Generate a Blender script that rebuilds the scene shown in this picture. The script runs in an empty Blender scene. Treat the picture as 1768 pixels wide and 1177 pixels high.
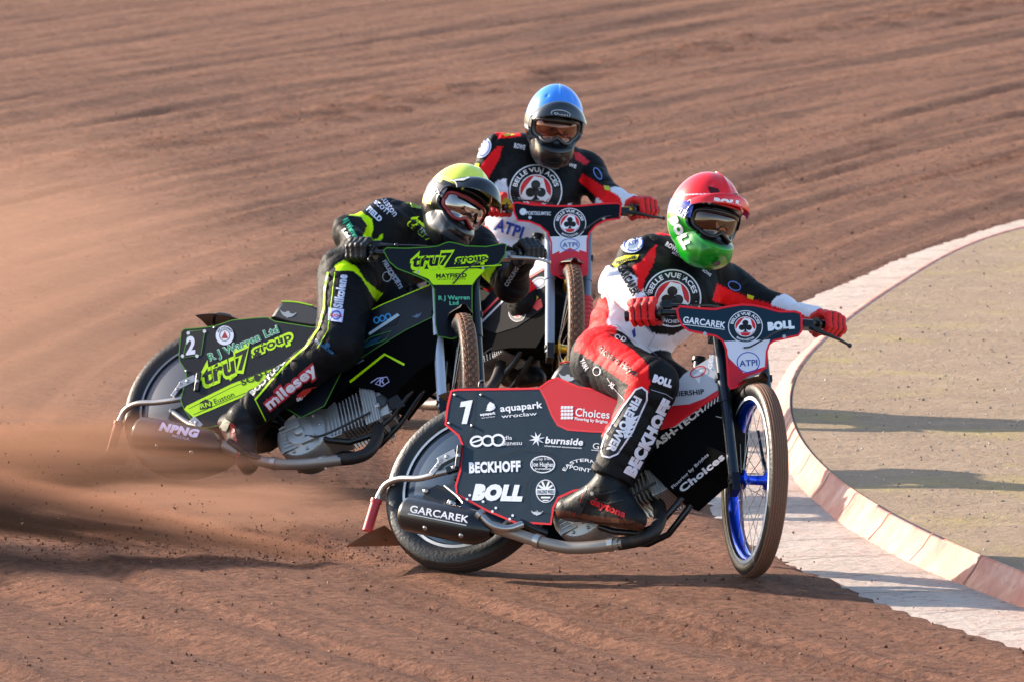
import bpy, bmesh, math, random
import numpy as np
from math import sin, cos, tan, pi, radians, sqrt, atan2, exp
from mathutils import Vector, Matrix
from mathutils.geometry import tessellate_polygon
from mathutils.bvhtree import BVHTree
random.seed(7); RNG = np.random.default_rng(7)
S = bpy.context.scene
COL = S.collection

# ------------------------------------------------------------ camera, sky, sun
F = 17000.; CAMH = 3.6; PITCH = radians(4.65)          # focal length in photo pixels, height, downward tilt
cd = bpy.data.cameras.new('camera'); cam = bpy.data.objects.new('camera', cd); COL.objects.link(cam)
cam.location = (0, 0, CAMH); cam.rotation_euler = (pi/2 - PITCH, 0, 0)
cd.sensor_width = 36; cd.lens = F/1768*36; cd.clip_start = .5; cd.clip_end = 5000
cd.dof.use_dof = True; cd.dof.focus_distance = 34.6; cd.dof.aperture_fstop = 14
S.camera = cam
SUN_EL = radians(21); SUN_AZ = radians(148)             # direction towards the sun, counter-clockwise from +x
W = bpy.data.worlds.new("World"); S.world = W; W.use_nodes = True
nt = W.node_tree; bg = nt.nodes['Background']; sk = nt.nodes.new('ShaderNodeTexSky')
sk.sky_type = 'NISHITA'; sk.sun_disc = False; sk.sun_elevation = SUN_EL
sk.sun_rotation = pi/2 - SUN_AZ; sk.air_density = 1; sk.dust_density = 1.0; sk.ozone_density = 1
nt.links.new(sk.outputs[0], bg.inputs[0]); bg.inputs[1].default_value = .15
sl = bpy.data.lights.new('sun', 'SUN'); sun = bpy.data.objects.new('sun', sl); COL.objects.link(sun)
sl.energy = 4.8; sl.angle = radians(.5); sl.color = (1, .86, .70)
sd = Vector((cos(SUN_EL)*cos(SUN_AZ), cos(SUN_EL)*sin(SUN_AZ), sin(SUN_EL)))
sun.rotation_euler = sd.to_track_quat('Z', 'Y').to_euler()
sun.location = (-10, 20, 20)
S.view_settings.view_transform = 'Standard'; S.view_settings.look = 'None'
S.view_settings.exposure = 1.15; S.view_settings.gamma = 1

# ------------------------------------------------------------ measuring helpers
CW = np.array([0, 0, CAMH]); FWD = np.array([0, cos(PITCH), -sin(PITCH)]); UPV = np.array([0, sin(PITCH), cos(PITCH)]); RT = np.array([1., 0, 0])
def ray(px, py): return RT*(px-884)/F + UPV*(588.5-py)/F + FWD
def P(px, py, Y): d = ray(px, py); return CW + d*(Y/d[1])
def G(px, py, z=0): d = ray(px, py); return CW + d*((z-CAMH)/d[2])
def projpts(V):
    v = V - CW; w = v@FWD
    return np.stack([884 + F*(v@RT)/w, 588.5 - F*(v@UPV)/w], 1)
def unit(v): v = np.array(v, float); return v/np.linalg.norm(v)
class Frame:
    """a set of axes standing in the world: X forward, Y left, Z up"""
    def __init__(s, O, X, Y, Z): s.O = np.array(O, float); s.X, s.Y, s.Z = unit(X), unit(Y), unit(Z)
    def w(s, x, y, z): return s.O + s.X*x + s.Y*y + s.Z*z
    def loc(s, p): d = np.array(p)-s.O; return np.array([d@s.X, d@s.Y, d@s.Z])
    def side(s, px, py, off=0):     # point of the plane y = off met by a sight line
        d = ray(px, py); return CW + d*(((s.w(0, off, 0)-CW)@s.Y)/(d@s.Y))
    def front(s, px, py, off=0):    # the same for the plane x = off
        d = ray(px, py); return CW + d*(((s.w(off, 0, 0)-CW)@s.X)/(d@s.X))
def rot(v, a, t):
    v = np.array(v, float); a = unit(a); return v*cos(t) + np.cross(a, v)*sin(t) + a*(a@v)*(1-cos(t))
def srgb(h):
    if isinstance(h, str):
        c = [int(h[i:i+2], 16)/255 for i in (0, 2, 4)]
    else: c = h
    return tuple(x/12.92 if x <= .04045 else ((x+.055)/1.055)**2.4 for x in c)

# ------------------------------------------------------------ materials
MATS = {}
def mat(name, color, rough=.5, metal=0, coat=0, dirt=0, bump=0, bscale=300, spec=.5, attr=False, dscale=9, sheen=0):
    if name in MATS: return MATS[name]
    m = bpy.data.materials.new(name); m.use_nodes = True; n = m.node_tree; N = n.nodes; L = n.links
    b = N['Principled BSDF']; c = srgb(color) if isinstance(color, str) else color
    b.inputs['Base Color'].default_value = (*c, 1); b.inputs['Roughness'].default_value = rough
    b.inputs['Metallic'].default_value = metal; b.inputs['Coat Weight'].default_value = coat
    b.inputs['Coat Roughness'].default_value = .12; b.inputs['Specular IOR Level'].default_value = spec
    b.inputs['Sheen Weight'].default_value = sheen
    src = None; tc = N.new('ShaderNodeTexCoord')
    if attr:
        a = N.new('ShaderNodeAttribute'); a.attribute_name = 'paint'; src = a.outputs['Color']; L.new(src, b.inputs['Base Color'])
    if dirt:
        t = N.new('ShaderNodeTexNoise'); t.inputs['Scale'].default_value = dscale; t.inputs['Detail'].default_value = 8; t.inputs['Roughness'].default_value = .7
        L.new(tc.outputs['Object'], t.inputs['Vector'])
        r = N.new('ShaderNodeMapRange'); r.inputs['From Min'].default_value = .78-.45*dirt; r.inputs['From Max'].default_value = 1.0-.3*dirt
        r.inputs['To Max'].default_value = min(1, .55+dirt*.4); L.new(t.outputs['Fac'], r.inputs['Value'])
        x = N.new('ShaderNodeMix'); x.data_type = 'RGBA'; L.new(r.outputs[0], x.inputs['Factor'])
        if src: L.new(src, x.inputs['A'])
        else: x.inputs['A'].default_value = (*c, 1)
        x.inputs['B'].default_value = (.17, .085, .05, 1); L.new(x.outputs['Result'], b.inputs['Base Color'])
        y = N.new('ShaderNodeMapRange'); y.inputs['To Min'].default_value = rough; y.inputs['To Max'].default_value = .9
        L.new(r.outputs[0], y.inputs['Value']); L.new(y.outputs[0], b.inputs['Roughness'])
        if metal:
            z = N.new('ShaderNodeMapRange'); z.inputs['To Min'].default_value = metal; z.inputs['To Max'].default_value = 0
            L.new(r.outputs[0], z.inputs['Value']); L.new(z.outputs[0], b.inputs['Metallic'])
    if bump:
        t = N.new('ShaderNodeTexNoise'); t.inputs['Scale'].default_value = bscale; t.inputs['Detail'].default_value = 5
        L.new(tc.outputs['Object'], t.inputs['Vector'])
        k = N.new('ShaderNodeBump'); k.inputs['Strength'].default_value = bump; k.inputs['Distance'].default_value = .01
        L.new(t.outputs['Fac'], k.inputs['Height']); L.new(k.outputs[0], b.inputs['Normal'])
    MATS[name] = m; return m
def ink(h, rough=.45):          # printed colour
    return mat('print_'+h, h, rough, 0, .05, dirt=.06, spec=.3)
M_STEEL = mat('brushed_steel', 'b8b4b0', .3, .9, dirt=.35)
M_ALU = mat('cast_aluminium', 'b9b6b2', .42, .75, dirt=.3, bump=.15, bscale=160)
M_PIPE = mat('exhaust_steel', 'a0968c', .38, .6, dirt=.4)
M_TREADR = mat('rear_tread', '3c2c26', .9, 0, 0, dirt=.35, bump=.4, bscale=150)
M_BLACKM = mat('black_metal', '17181a', .32, .3, .4, dirt=.3)
M_RUBBER = mat('tyre_rubber', '111215', .42, 0, 0, dirt=.16, bump=.2, bscale=90)
M_TREAD = mat('dusty_tread', '7b5a48', .95, 0, 0, dirt=.5, bump=.4, bscale=150)
M_BLACKP = mat('black_plastic', '101113', .35, 0, .3, dirt=.2)
M_SEAT = mat('seat_vinyl', '14161b', .42, 0, .2, dirt=.15, bump=.1)
M_SOLE = mat('boot_sole', '4a2c22', .9, 0, 0, dirt=.6)
M_RUST = mat('dirty_flap', '8a5a3c', .8, .2, 0, dirt=.8)
M_REDP = mat('red_sleeve', 'c0353a', .5, 0, .1, dirt=.35)
M_GOLD = mat('gold_metal', 'c99a2e', .35, .8, dirt=.2)
M_WHITEP = ink('e9e6ea')

# ------------------------------------------------------------ mesh builder
def newobj(name, me, parent=None, base=None):
    o = bpy.data.objects.new(name, me); COL.objects.link(o)
    if parent is not None: o.parent = parent
    return o
def wloc(o):
    v = Vector((0, 0, 0))
    while o is not None: v = v + o.location; o = o.parent
    return np.array(v)
class MB:
    def __init__(s): s.v = []; s.f = []; s.m = []; s.mats = []; s.sm = []
    def mi(s, m):
        if m not in s.mats: s.mats.append(m)
        return s.mats.index(m)
    def add(s, V, Fc, m, smooth=True):
        b = len(s.v); i = s.mi(m); s.v.extend([tuple(map(float, p)) for p in V])
        for f in Fc: s.f.append(tuple(k+b for k in f)); s.m.append(i); s.sm.append(smooth)
    def box(s, c, ax, h, m):
        c = np.array(c); V = [c+sx*h[0]*ax[0]+sy*h[1]*ax[1]+sz*h[2]*ax[2] for sx in (-1, 1) for sy in (-1, 1) for sz in (-1, 1)]
        s.add(V, [(0, 1, 3, 2), (4, 6, 7, 5), (0, 4, 5, 1), (2, 3, 7, 6), (0, 2, 6, 4), (1, 5, 7, 3)], m, False)
    def tube(s, pts, r, m, n=12, caps=True, sub=4):
        pts = [np.array(p, float) for p in pts]
        if len(pts) > 2 and sub > 1:           # Catmull-Rom
            q = [2*pts[0]-pts[1]]+pts+[2*pts[-1]-pts[-2]]; out = []
            rr = r if hasattr(r, '__len__') else [r]*len(pts); ro = []
            for i in range(len(pts)-1):
                for k in range(sub):
                    t = k/sub; a, b, c, d = q[i:i+4]
                    out.append(.5*((2*b)+(c-a)*t+(2*a-5*b+4*c-d)*t*t+(3*b-a-3*c+d)*t**3)); ro.append(rr[i]*(1-t)+rr[i+1]*t)
            out.append(pts[-1]); ro.append(rr[-1]); pts, r = out, ro
        if not hasattr(r, '__len__'): r = [r]*len(pts)
        V = []; Fc = []; up = None
        for i, p in enumerate(pts):
            t = unit(pts[min(i+1, len(pts)-1)]-pts[max(i-1, 0)])
            if up is None: up = np.cross(t, [0, 0, 1.]) if abs(t[2]) < .9 else np.cross(t, [1., 0, 0])
            up = unit(up - t*(up@t)); w = np.cross(t, up)
            for k in range(n): a = 2*pi*k/n; V.append(p+r[i]*(up*cos(a)+w*sin(a)))
        for i in range(len(pts)-1):
            for k in range(n): k2 = (k+1) % n; Fc.append((i*n+k, i*n+k2, (i+1)*n+k2, (i+1)*n+k))
        s.add(V, Fc, m)
        if caps: s.add(V[:n], [tuple(range(n))[::-1]], m, False); s.add(V[-n:], [tuple(range(n))], m, False)
    def lathe(s, c, ax, e1, e2, prof, m, n=64, closed=False, a0=0, a1=2*pi):
        """prof: (radius, along) pairs turned about ax"""
        full = abs(a1-a0-2*pi) < 1e-6; V = []; k = n if full else n+1
        for i in range(k):
            a = a0+(a1-a0)*i/n; d = e1*cos(a)+e2*sin(a)
            for (r, h) in prof: V.append(c+d*r+ax*h)
        L = len(prof); Fc = []
        for i in range(n):
            j = (i+1) % k
            for q in range(L if closed else L-1): q2 = (q+1) % L; Fc.append((i*L+q, j*L+q, j*L+q2, i*L+q2))
        s.add(V, Fc, m)
    def prism(s, pts, dv, m, mside=None):
        """outline of world points pushed along dv"""
        pts = [np.array(p) for p in pts]; n = len(pts); V = pts+[p+dv for p in pts]
        T = tessellate_polygon([[Vector(p) for p in pts]])
        s.add(V, [tuple(t) for t in T], m, False); s.add(V, [tuple(i+n for i in t) for t in T], mside or m, False)
        s.add(V, [(i, (i+1) % n, (i+1) % n+n, i+n) for i in range(n)], mside or m, False)
    def slab(s, rows, m, th=None, smooth=True):
        """grid of points; th: thickness vector"""
        a = len(rows); b = len(rows[0]); V = [p for r in rows for p in r]
        Fc = [(i*b+j, i*b+j+1, (i+1)*b+j+1, (i+1)*b+j) for i in range(a-1) for j in range(b-1)]
        s.add(V, Fc, m, smooth)
        if th is not None:
            U = [np.array(p)+th for p in V]; s.add(U, Fc, m, smooth)
            e = [j for j in range(b)]+[i*b+b-1 for i in range(1, a)]+[(a-1)*b+j for j in range(b-2, -1, -1)]+[i*b for i in range(a-2, 0, -1)]
            n = len(V); s.add(V+U, [(e[i], e[(i+1) % len(e)], e[(i+1) % len(e)]+n, e[i]+n) for i in range(len(e))], m, False)
    def build(s, name, parent=None, bevel=0, label=None, base=None):
        me = bpy.data.meshes.new(name); b = wloc(parent) if parent is not None else np.array(base if base is not None else (0, 0, 0), float)
        V = np.array(s.v)-b; me.from_pydata(V.tolist(), [], s.f)
        for m in s.mats: me.materials.append(m)
        me.polygons.foreach_set('material_index', s.m); me.polygons.foreach_set('use_smooth', s.sm); me.update()
        o = newobj(name, me, parent)
        if parent is None: o.location = Vector(b)
        if bevel:
            k = o.modifiers.new('bevel', 'BEVEL'); k.width = bevel; k.segments = 2; k.limit_method = 'ANGLE'; k.angle_limit = radians(40)
        if label: o['label'] = label
        return o
def thing(name, label, cat, loc, group=None):
    o = bpy.data.objects.new(name, None); COL.objects.link(o); o.location = Vector([float(x) for x in loc]); o['label'] = label; o['category'] = cat
    o.empty_display_size = .2
    if group: o['group'] = group
    return o
def tag(o, label=None, cat=None, kind=None, group=None):
    if label: o['label'] = label
    if cat: o['category'] = cat
    if kind: o['kind'] = kind
    if group: o['group'] = group
    return o

# ------------------------------------------------------------ flat lettering and emblems (picture-plane outlines laid on surfaces)
TXT = {}
def text_tris(s, bold=0.):
    k = (s, bold)
    if k in TXT: return TXT[k]
    cu = bpy.data.curves.new('lettering', 'FONT'); cu.body = s; cu.size = 1; cu.offset = bold; cu.resolution_u = 3; cu.fill_mode = 'FRONT'
    if bold > .01: cu.space_character = 1+bold*1.6
    ob = bpy.data.objects.new('lettering', cu); COL.objects.link(ob)
    dg = bpy.context.evaluated_depsgraph_get(); me = ob.evaluated_get(dg).to_mesh()
    me.calc_loop_triangles()
    V = np.array([v.co[:2] for v in me.vertices]) if len(me.vertices) else np.zeros((0, 2)); T = [tuple(t.vertices) for t in me.loop_triangles]
    ob.evaluated_get(dg).to_mesh_clear(); bpy.data.objects.remove(ob); bpy.data.curves.remove(cu)
    if len(V): V = V-[V[:, 0].min(), 0]; w = V[:, 0].max()
    else: w = 1
    TXT[k] = (V, T, w); return TXT[k]
CAP = .72
class Inks:
    """collects coloured outlines in picture units"""
    def __init__(s): s.items = []
    def tri(s, V, T, c): s.items.append((np.array(V, float), T, c)); return s
    def text(s, t, x0, y0, x1, y1, h, c, bold=.03, shear=0.):
        V, T, w = text_tris(t, bold); d = np.array([x1-x0, y1-y0]); L = np.linalg.norm(d); d = d/L; u = np.array([d[1], -d[0]])
        X = V[:, 0]/w*L; Yv = V[:, 1]/CAP*h
        s.tri(np.array([x0, y0])+np.outer(X+Yv*shear, d)+np.outer(Yv, u), T, c); return s
    def arc(s, t, cx, cy, rx, ry, a0, a1, h, c, bold=.03, inward=False):
        """letters round an ellipse, a in degrees clockwise from straight up"""
        V, T, w = text_tris(t, bold); f = V[:, 0]/w; a = np.radians(a0+(a1-a0)*f); k = V[:, 1]/CAP*h; g = -1 if inward else 1
        s.tri(np.stack([cx+np.sin(a)*(rx+g*k), cy-np.cos(a)*(ry+g*k*ry/rx)], 1), T, c); return s
    def poly(s, pts, c):
        T = tessellate_polygon([[Vector((p[0], p[1], 0)) for p in pts]]); return s.tri(pts, [tuple(t) for t in T], c)
    def disc(s, cx, cy, rx, ry, c, n=28, rot=0, a0=0, a1=360):
        P_ = []; cr, sr = cos(radians(rot)), sin(radians(rot))
        for i in range(n+1 if a1-a0 < 360 else n):
            a = radians(a0+(a1-a0)*i/n); x, y = rx*cos(a), ry*sin(a); P_.append((cx+x*cr-y*sr, cy+x*sr+y*cr))
        V = [(cx, cy)]+P_; m = len(P_); T = [(0, 1+i, 1+(i+1) % m) for i in range(m if a1-a0 >= 360 else m-1)]
        return s.tri(V, T, c)
    def ring(s, cx, cy, rx, ry, w, c, n=40, rot=0, a0=0, a1=360):
        V = []; cr, sr = cos(radians(rot)), sin(radians(rot))
        for i in range(n+1):
            a = radians(a0+(a1-a0)*i/n)
            for k in (0, w): x, y = (rx-k)*cos(a), (ry-k)*sin(a); V.append((cx+x*cr-y*sr, cy+x*sr+y*cr))
        T = []
        for i in range(n): a = 2*i; T += [(a, a+1, a+3), (a, a+3, a+2)]
        return s.tri(V, T, c)
    def line(s, pts, w, c):
        pts = [np.array(p, float) for p in pts]; V = []; T = []
        for i, p in enumerate(pts):
            d = pts[min(i+1, len(pts)-1)]-pts[max(i-1, 0)]; d = d/np.linalg.norm(d); n = np.array([-d[1], d[0]])*w/2; V += [p-n, p+n]
        for i in range(len(pts)-1): a = 2*i; T += [(a, a+1, a+3), (a, a+3, a+2)]
        return s.tri(V, T, c)
    def outline(s, pts, w, c): return s.line(list(pts)+[pts[0]], w, c)
    def club(s, cx, cy, r, c, rot=0, sy=1.):
        for dx, dy in ((0, -.5), (-.48, .18), (.48, .18)): s.disc(cx+dx*r, cy+dy*r*sy, .42*r, .42*r*sy, c, 16)
        s.disc(cx, cy, .25*r, .25*r*sy, c, 10)
        return s.poly([(cx-.09*r, cy-.1*r*sy), (cx+.09*r, cy-.1*r*sy), (cx+.14*r, cy+.62*r*sy), (cx+.36*r, cy+.86*r*sy), (cx-.36*r, cy+.86*r*sy), (cx-.14*r, cy+.62*r*sy)], c)
    def badge(s, cx, cy, r, sy=1., txt=True, dark='15171d'):
        """round club crest: lettered ring, red disc, white octagon, black club"""
        s.disc(cx, cy, r, r*sy, 'e8e6ee', 40); s.disc(cx, cy, r*.95, r*.95*sy, dark, 40)
        if txt:
            s.arc('BELLE VUE ACES', cx, cy, r*.72, r*.72*sy, -78, 78, r*.17, 'f2f0f6', .03)
            s.arc('MANCHESTER', cx, cy, r*.86, r*.86*sy, 218, 142, r*.12, 'f2f0f6', .02, True)
        s.disc(cx, cy, r*.62, r*.62*sy, 'e8e6ee', 32); s.disc(cx, cy, r*.58, r*.58*sy, 'd8242e', 32)
        s.poly([(cx+q*r*.57, cy+w*r*.57*sy) for q, w in ((-.12, -.98), (.5, -.84), (.72, .05), (.98, .35), (.5, .86), (-.5, .86), (-.98, .35), (-.78, -.1))], 'efecf2')
        s.poly([(cx-.33*r, cy+.36*r*sy), (cx+.33*r, cy+.36*r*sy), (cx+.2*r, cy+.5*r*sy), (cx-.2*r, cy+.5*r*sy)], 'd8242e')
        return s.club(cx, cy-.02*r, r*.42, '15171d', sy=sy)
    def wings(s, cx, cy, w, c, a=0):
        q = [(-1, -.35), (-.75, .05), (-.45, .3), (-.15, .38), (0, .5), (.15, .38), (.45, .3), (.75, .05), (1, -.35), (.6, -.1), (.25, -.12), (.15, -.3), (-.15, -.3), (-.25, -.12), (-.6, -.1)]
        ca, sa = cos(radians(a)), sin(radians(a)); return s.poly([(cx+w*(x*ca-y*sa), cy+w*(x*sa+y*ca)) for x, y in q], c)
    def put(s, mb, fn, refine=0):
        """fn(px,py,lift) gives the point on the surface"""
        boxes = []
        for (V, T, c) in s.items:
            b0, b1 = V.min(0), V.max(0); k = 0
            for q0, q1, kk in boxes:
                if (b0 < q1).all() and (q0 < b1).all(): k = max(k, kk+1)
            boxes.append((b0, b1, k)); V = V.tolist(); T = list(T)
            if refine:
                for _ in range(5):
                    out = []; mid = {}; ch = False
                    for t in T:
                        L = [sqrt((V[t[i]][0]-V[t[(i+1) % 3]][0])**2+(V[t[i]][1]-V[t[(i+1) % 3]][1])**2) for i in range(3)]
                        j = L.index(max(L))
                        if L[j] > refine:
                            ch = True; a, b, cc = t[j], t[(j+1) % 3], t[(j+2) % 3]; key = (min(a, b), max(a, b))
                            if key not in mid: V.append([(V[a][0]+V[b][0])/2, (V[a][1]+V[b][1])/2]); mid[key] = len(V)-1
                            out += [(a, mid[key], cc), (mid[key], b, cc)]
                        else: out.append(t)
                    T = out
                    if not ch: break
            Q = [fn(x, y, .0008+.0022*bool(refine)+(.0007 if refine else .00018)*k) for x, y in V]
            ok = [t for t in T if all(Q[i] is not None for i in t) and max(np.linalg.norm(Q[t[0]]-Q[t[1]]), np.linalg.norm(Q[t[1]]-Q[t[2]])) < .12+9*(not refine)]
            idx = sorted({i for t in ok for i in t}); mp = {a: b for b, a in enumerate(idx)}
            if ok: mb.add([Q[i] for i in idx], [tuple(mp[i] for i in t) for t in ok], ink(c) if isinstance(c, str) else c, False)
def on_side(fr, off):
    sg = -1 if off < 0 else 1
    return lambda x, y, l: fr.side(x, y, off + sg*l)
def on_front(fr, off): return lambda x, y, l: fr.front(x, y, off+l)
def on_mesh(me_v, me_f):
    bv = BVHTree.FromPolygons([tuple(v) for v in me_v], me_f)
    def fn(x, y, l):
        d = ray(x, y); d = d/np.linalg.norm(d); h = bv.ray_cast(Vector(CW), Vector(d), 100)
        if h[0] is None or abs(Vector(d).dot(h[1])) < .07: return None
        return np.array(h[0]) - d*(.0008+l)/max(.3, abs(Vector(d).dot(h[1])))
    return fn
def inside(Q, poly):
    x, y = Q[:, 0], Q[:, 1]; r = np.zeros(len(Q), bool); n = len(poly)
    for i in range(n):
        (x1, y1), (x2, y2) = poly[i], poly[(i+1) % n]
        if y1 == y2: continue
        c = ((y1 > y) != (y2 > y)) & (x < (x2-x1)*(y-y1)/(y2-y1)+x1); r ^= c
    return r

# ------------------------------------------------------------ soft bodies: blended round cones
class Flesh:
    def __init__(s, k=.03): s.b = []; s.k = k; s.cut = []
    def add(s, a, b, ra, rb, name, flat=1.):
        s.b.append((np.array(a, float), np.array(b, float), ra, rb, name)); return s
    def dists(s, Q):
        D = []
        for a, b, ra, rb, _ in s.b:
            ab = b-a; L = ab@ab
            t = np.clip(((Q-a)@ab)/L, 0, 1) if L > 1e-9 else np.zeros(len(Q))
            d = np.linalg.norm(Q-a-np.outer(t, ab), axis=1)-(ra+(rb-ra)*t)
            if _.endswith('|'): d = np.maximum(d, (Q-b)@(ab/sqrt(L)))
            D.append(d)
        return np.array(D)
    def f(s, Q):
        D = s.dists(Q); d = D[0]
        for e in D[1:]:
            h = np.clip(.5+.5*(e-d)/s.k, 0, 1); d = e*(1-h)+d*h-s.k*h*(1-h)
        for p, n in s.cut: d = np.maximum(d, (Q-p)@n)
        return d
    def mesh(s, voxel, wr=0., wf=1.):
        bm = bmesh.new()
        for a, b, ra, rb, _ in s.b:
            L = np.linalg.norm(b-a); n = max(2, int(L/(min(ra, rb)*.5))+1)
            for i in range(n):
                t = i/(n-1); c = a+(b-a)*t; bmesh.ops.create_icosphere(bm, subdivisions=2, radius=(ra+(rb-ra)*t)*1.03, matrix=Matrix.Translation(Vector(c)))
        me = bpy.data.meshes.new('form'); bm.to_mesh(me); bm.free(); o = bpy.data.objects.new('form', me); COL.objects.link(o)
        m = o.modifiers.new('r', 'REMESH'); m.mode = 'VOXEL'; m.voxel_size = voxel
        dg = bpy.context.evaluated_depsgraph_get(); e = o.evaluated_get(dg).to_mesh()
        V = np.zeros(len(e.vertices)*3); e.vertices.foreach_get('co', V); V = V.reshape(-1, 3)
        Fc = [tuple(p.vertices) for p in e.polygons]; o.evaluated_get(dg).to_mesh_clear(); bpy.data.objects.remove(o); bpy.data.meshes.remove(me)
        for _ in range(5):
            f0 = s.f(V); g = s.grad(V, f0); V = V-g*(np.clip(f0, -.02, .02)/np.maximum((g*g).sum(1), .25))[:, None]
        N = s.grad(V, s.f(V)); N /= np.linalg.norm(N, axis=1)[:, None]+1e-9
        if wr: V = V+N*(wr*s.folds(V, wf))[:, None]
        # normals of the finished surface
        Nn = np.zeros_like(V); Q4 = np.array([f if len(f) == 4 else f+(f[-1],) for f in Fc]); n = np.cross(V[Q4[:, 2]]-V[Q4[:, 0]], V[Q4[:, 3]]-V[Q4[:, 1]] + 1e-12)
        for i in range(4): np.add.at(Nn, Q4[:, i], n)
        Nn /= np.linalg.norm(Nn, axis=1)[:, None]+1e-12
        if (Nn*N).sum() < 0: Nn = -Nn
        return V, Fc, Nn
    def grad(s, V, f0, e=.001):
        return np.stack([(s.f(V+np.eye(3)[i]*e)-f0)/e for i in range(3)], 1)
    def folds(s, V, wf):
        D = s.dists(V); near = D.argmin(0); out = np.zeros(len(V))
        for i, (a, b, ra, rb, nm) in enumerate(s.b):
            k = near == i
            if not k.any() or 'flat' in nm: continue
            ab = b-a; L = np.linalg.norm(ab)+1e-6; u = ab/L; q = V[k]-a; t = q@u; e1 = unit(np.cross(u, [.3, .9, .2])); e2 = np.cross(u, e1)
            ang = np.arctan2(q@e2, q@e1); j = np.maximum(np.exp(-(t/.08)**2), np.exp(-((L-t)/.08)**2))
            ph = t*2*pi/.055*wf+1.6*np.sin(ang*1+i)+1.3*np.sin(ang*2+t*30+2*i)+.7*np.sin(q@e1*60)
            out[k] = (np.abs(np.sin(ph/2))**.7*2-1.1)*(.42+.6*j)*(.6+.4*np.sin(ang*3+i+t*12))
        lo = np.sin(V@np.array([31, 17, 23.])+2*np.sin(V@np.array([11, -23, 19.])))
        return out*.8+.5*lo
def bake(name, V, Fc, Nn, C, m, parent, inks=None, refine=4., label=None, extra=None):
    mb = MB(); mb.v = [tuple(p) for p in V.tolist()]; mb.f = list(Fc); mb.m = [0]*len(Fc); mb.mats = [m]; mb.sm = [True]*len(Fc)
    if inks: inks.put(mb, on_mesh(V, Fc), refine)
    if extra: extra(mb)
    o = mb.build(name, parent, label=label); at = o.data.color_attributes.new('paint', 'FLOAT_COLOR', 'POINT')
    A = np.ones((len(mb.v), 4)); A[:len(V), :3] = C; at.data.foreach_set('color', A.ravel()); return o
def paint(V, Nn, near, names, base, rules):
    """rules: (bones or None, outline in picture units or function, colour, facing)"""
    C = np.zeros((len(V), 3)); Q = projpts(V); vd = V-CW; vd /= np.linalg.norm(vd, axis=1)[:, None]; fr = (Nn*vd).sum(1) < .15
    nm = np.array(names)[near]
    for k in set(names): C[nm == k] = srgb(base.get(k, base['*']))
    for bones, shape, col in rules:
        sel = np.ones(len(V), bool) if bones is None else np.isin(nm, bones)
        if callable(shape): sel &= shape(V)
        elif shape is not None: sel &= inside(Q, shape) & fr
        C[sel] = srgb(col)
    return C

# ------------------------------------------------------------ setting
def spline(pts, n=12):
    pts = [np.array(p, float) for p in pts]; q = [2*pts[0]-pts[1]]+pts+[2*pts[-1]-pts[-2]]; out = []
    for i in range(len(pts)-1):
        for k in range(n):
            t = k/n; a, b, c, d = q[i:i+4]; out.append(.5*((2*b)+(c-a)*t+(2*a-5*b+4*c-d)*t*t+(3*b-a-3*c+d)*t**3))
    out.append(pts[-1]); return out
BC = np.array([27.26, 39.03])                            # middle of the bend
def arc_r(R, a0, a1, n): return [BC+R*np.array([cos(a), sin(a)]) for a in np.linspace(a0, a1, n)]
kerb_px = [(1768, 1050), (1651, 1012), (1529, 957), (1421, 880), (1367, 822), (1340, 760), (1335, 715), (1345, 668), (1386, 615), (1468, 552), (1560, 495), (1768, 404)]
inner_px = [(1768, 984), (1678, 945), (1570, 894), (1475, 840), (1407, 779), (1375, 720), (1373, 683), (1388, 634), (1430, 590), (1490, 540), (1580, 482), (1768, 388)]
strip_px = [(1768, 1118), (1570, 1064), (1400, 996), (1290, 940), (1190, 838), (1168, 770), (1178, 690), (1230, 620), (1383, 525), (1500, 470), (1600, 430), (1725, 387), (1768, 371)]
def polar(p): d = np.array(p[:2])-BC; return np.linalg.norm(d), (atan2(d[1], d[0])) % (2*pi)
def rail(px, z):
    q = sorted([polar(G(x, y, z)) for x, y in px], key=lambda t: t[1]); A = np.array([t[1] for t in q]); R = np.array([t[0] for t in q])
    return lambda a: float(np.interp(a, A, R))
KH = .11
r_in, r_base, r_strip = rail(inner_px, KH), rail(kerb_px, 0), rail(strip_px, 0)
ANG = np.linspace(radians(115), radians(245), 2400)
def soft(fn):
    R = np.array([fn(a) for a in ANG]); k = np.exp(-(np.arange(-123, 124)/51.)**2); k /= k.sum(); return np.convolve(np.pad(R, 123, 'edge'), k, 'valid')
RI, RB, RS = soft(r_in), soft(r_base), soft(r_strip)
def ringpt(R, a, z): return np.array([BC[0]+R*cos(a), BC[1]+R*sin(a), z])

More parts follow.
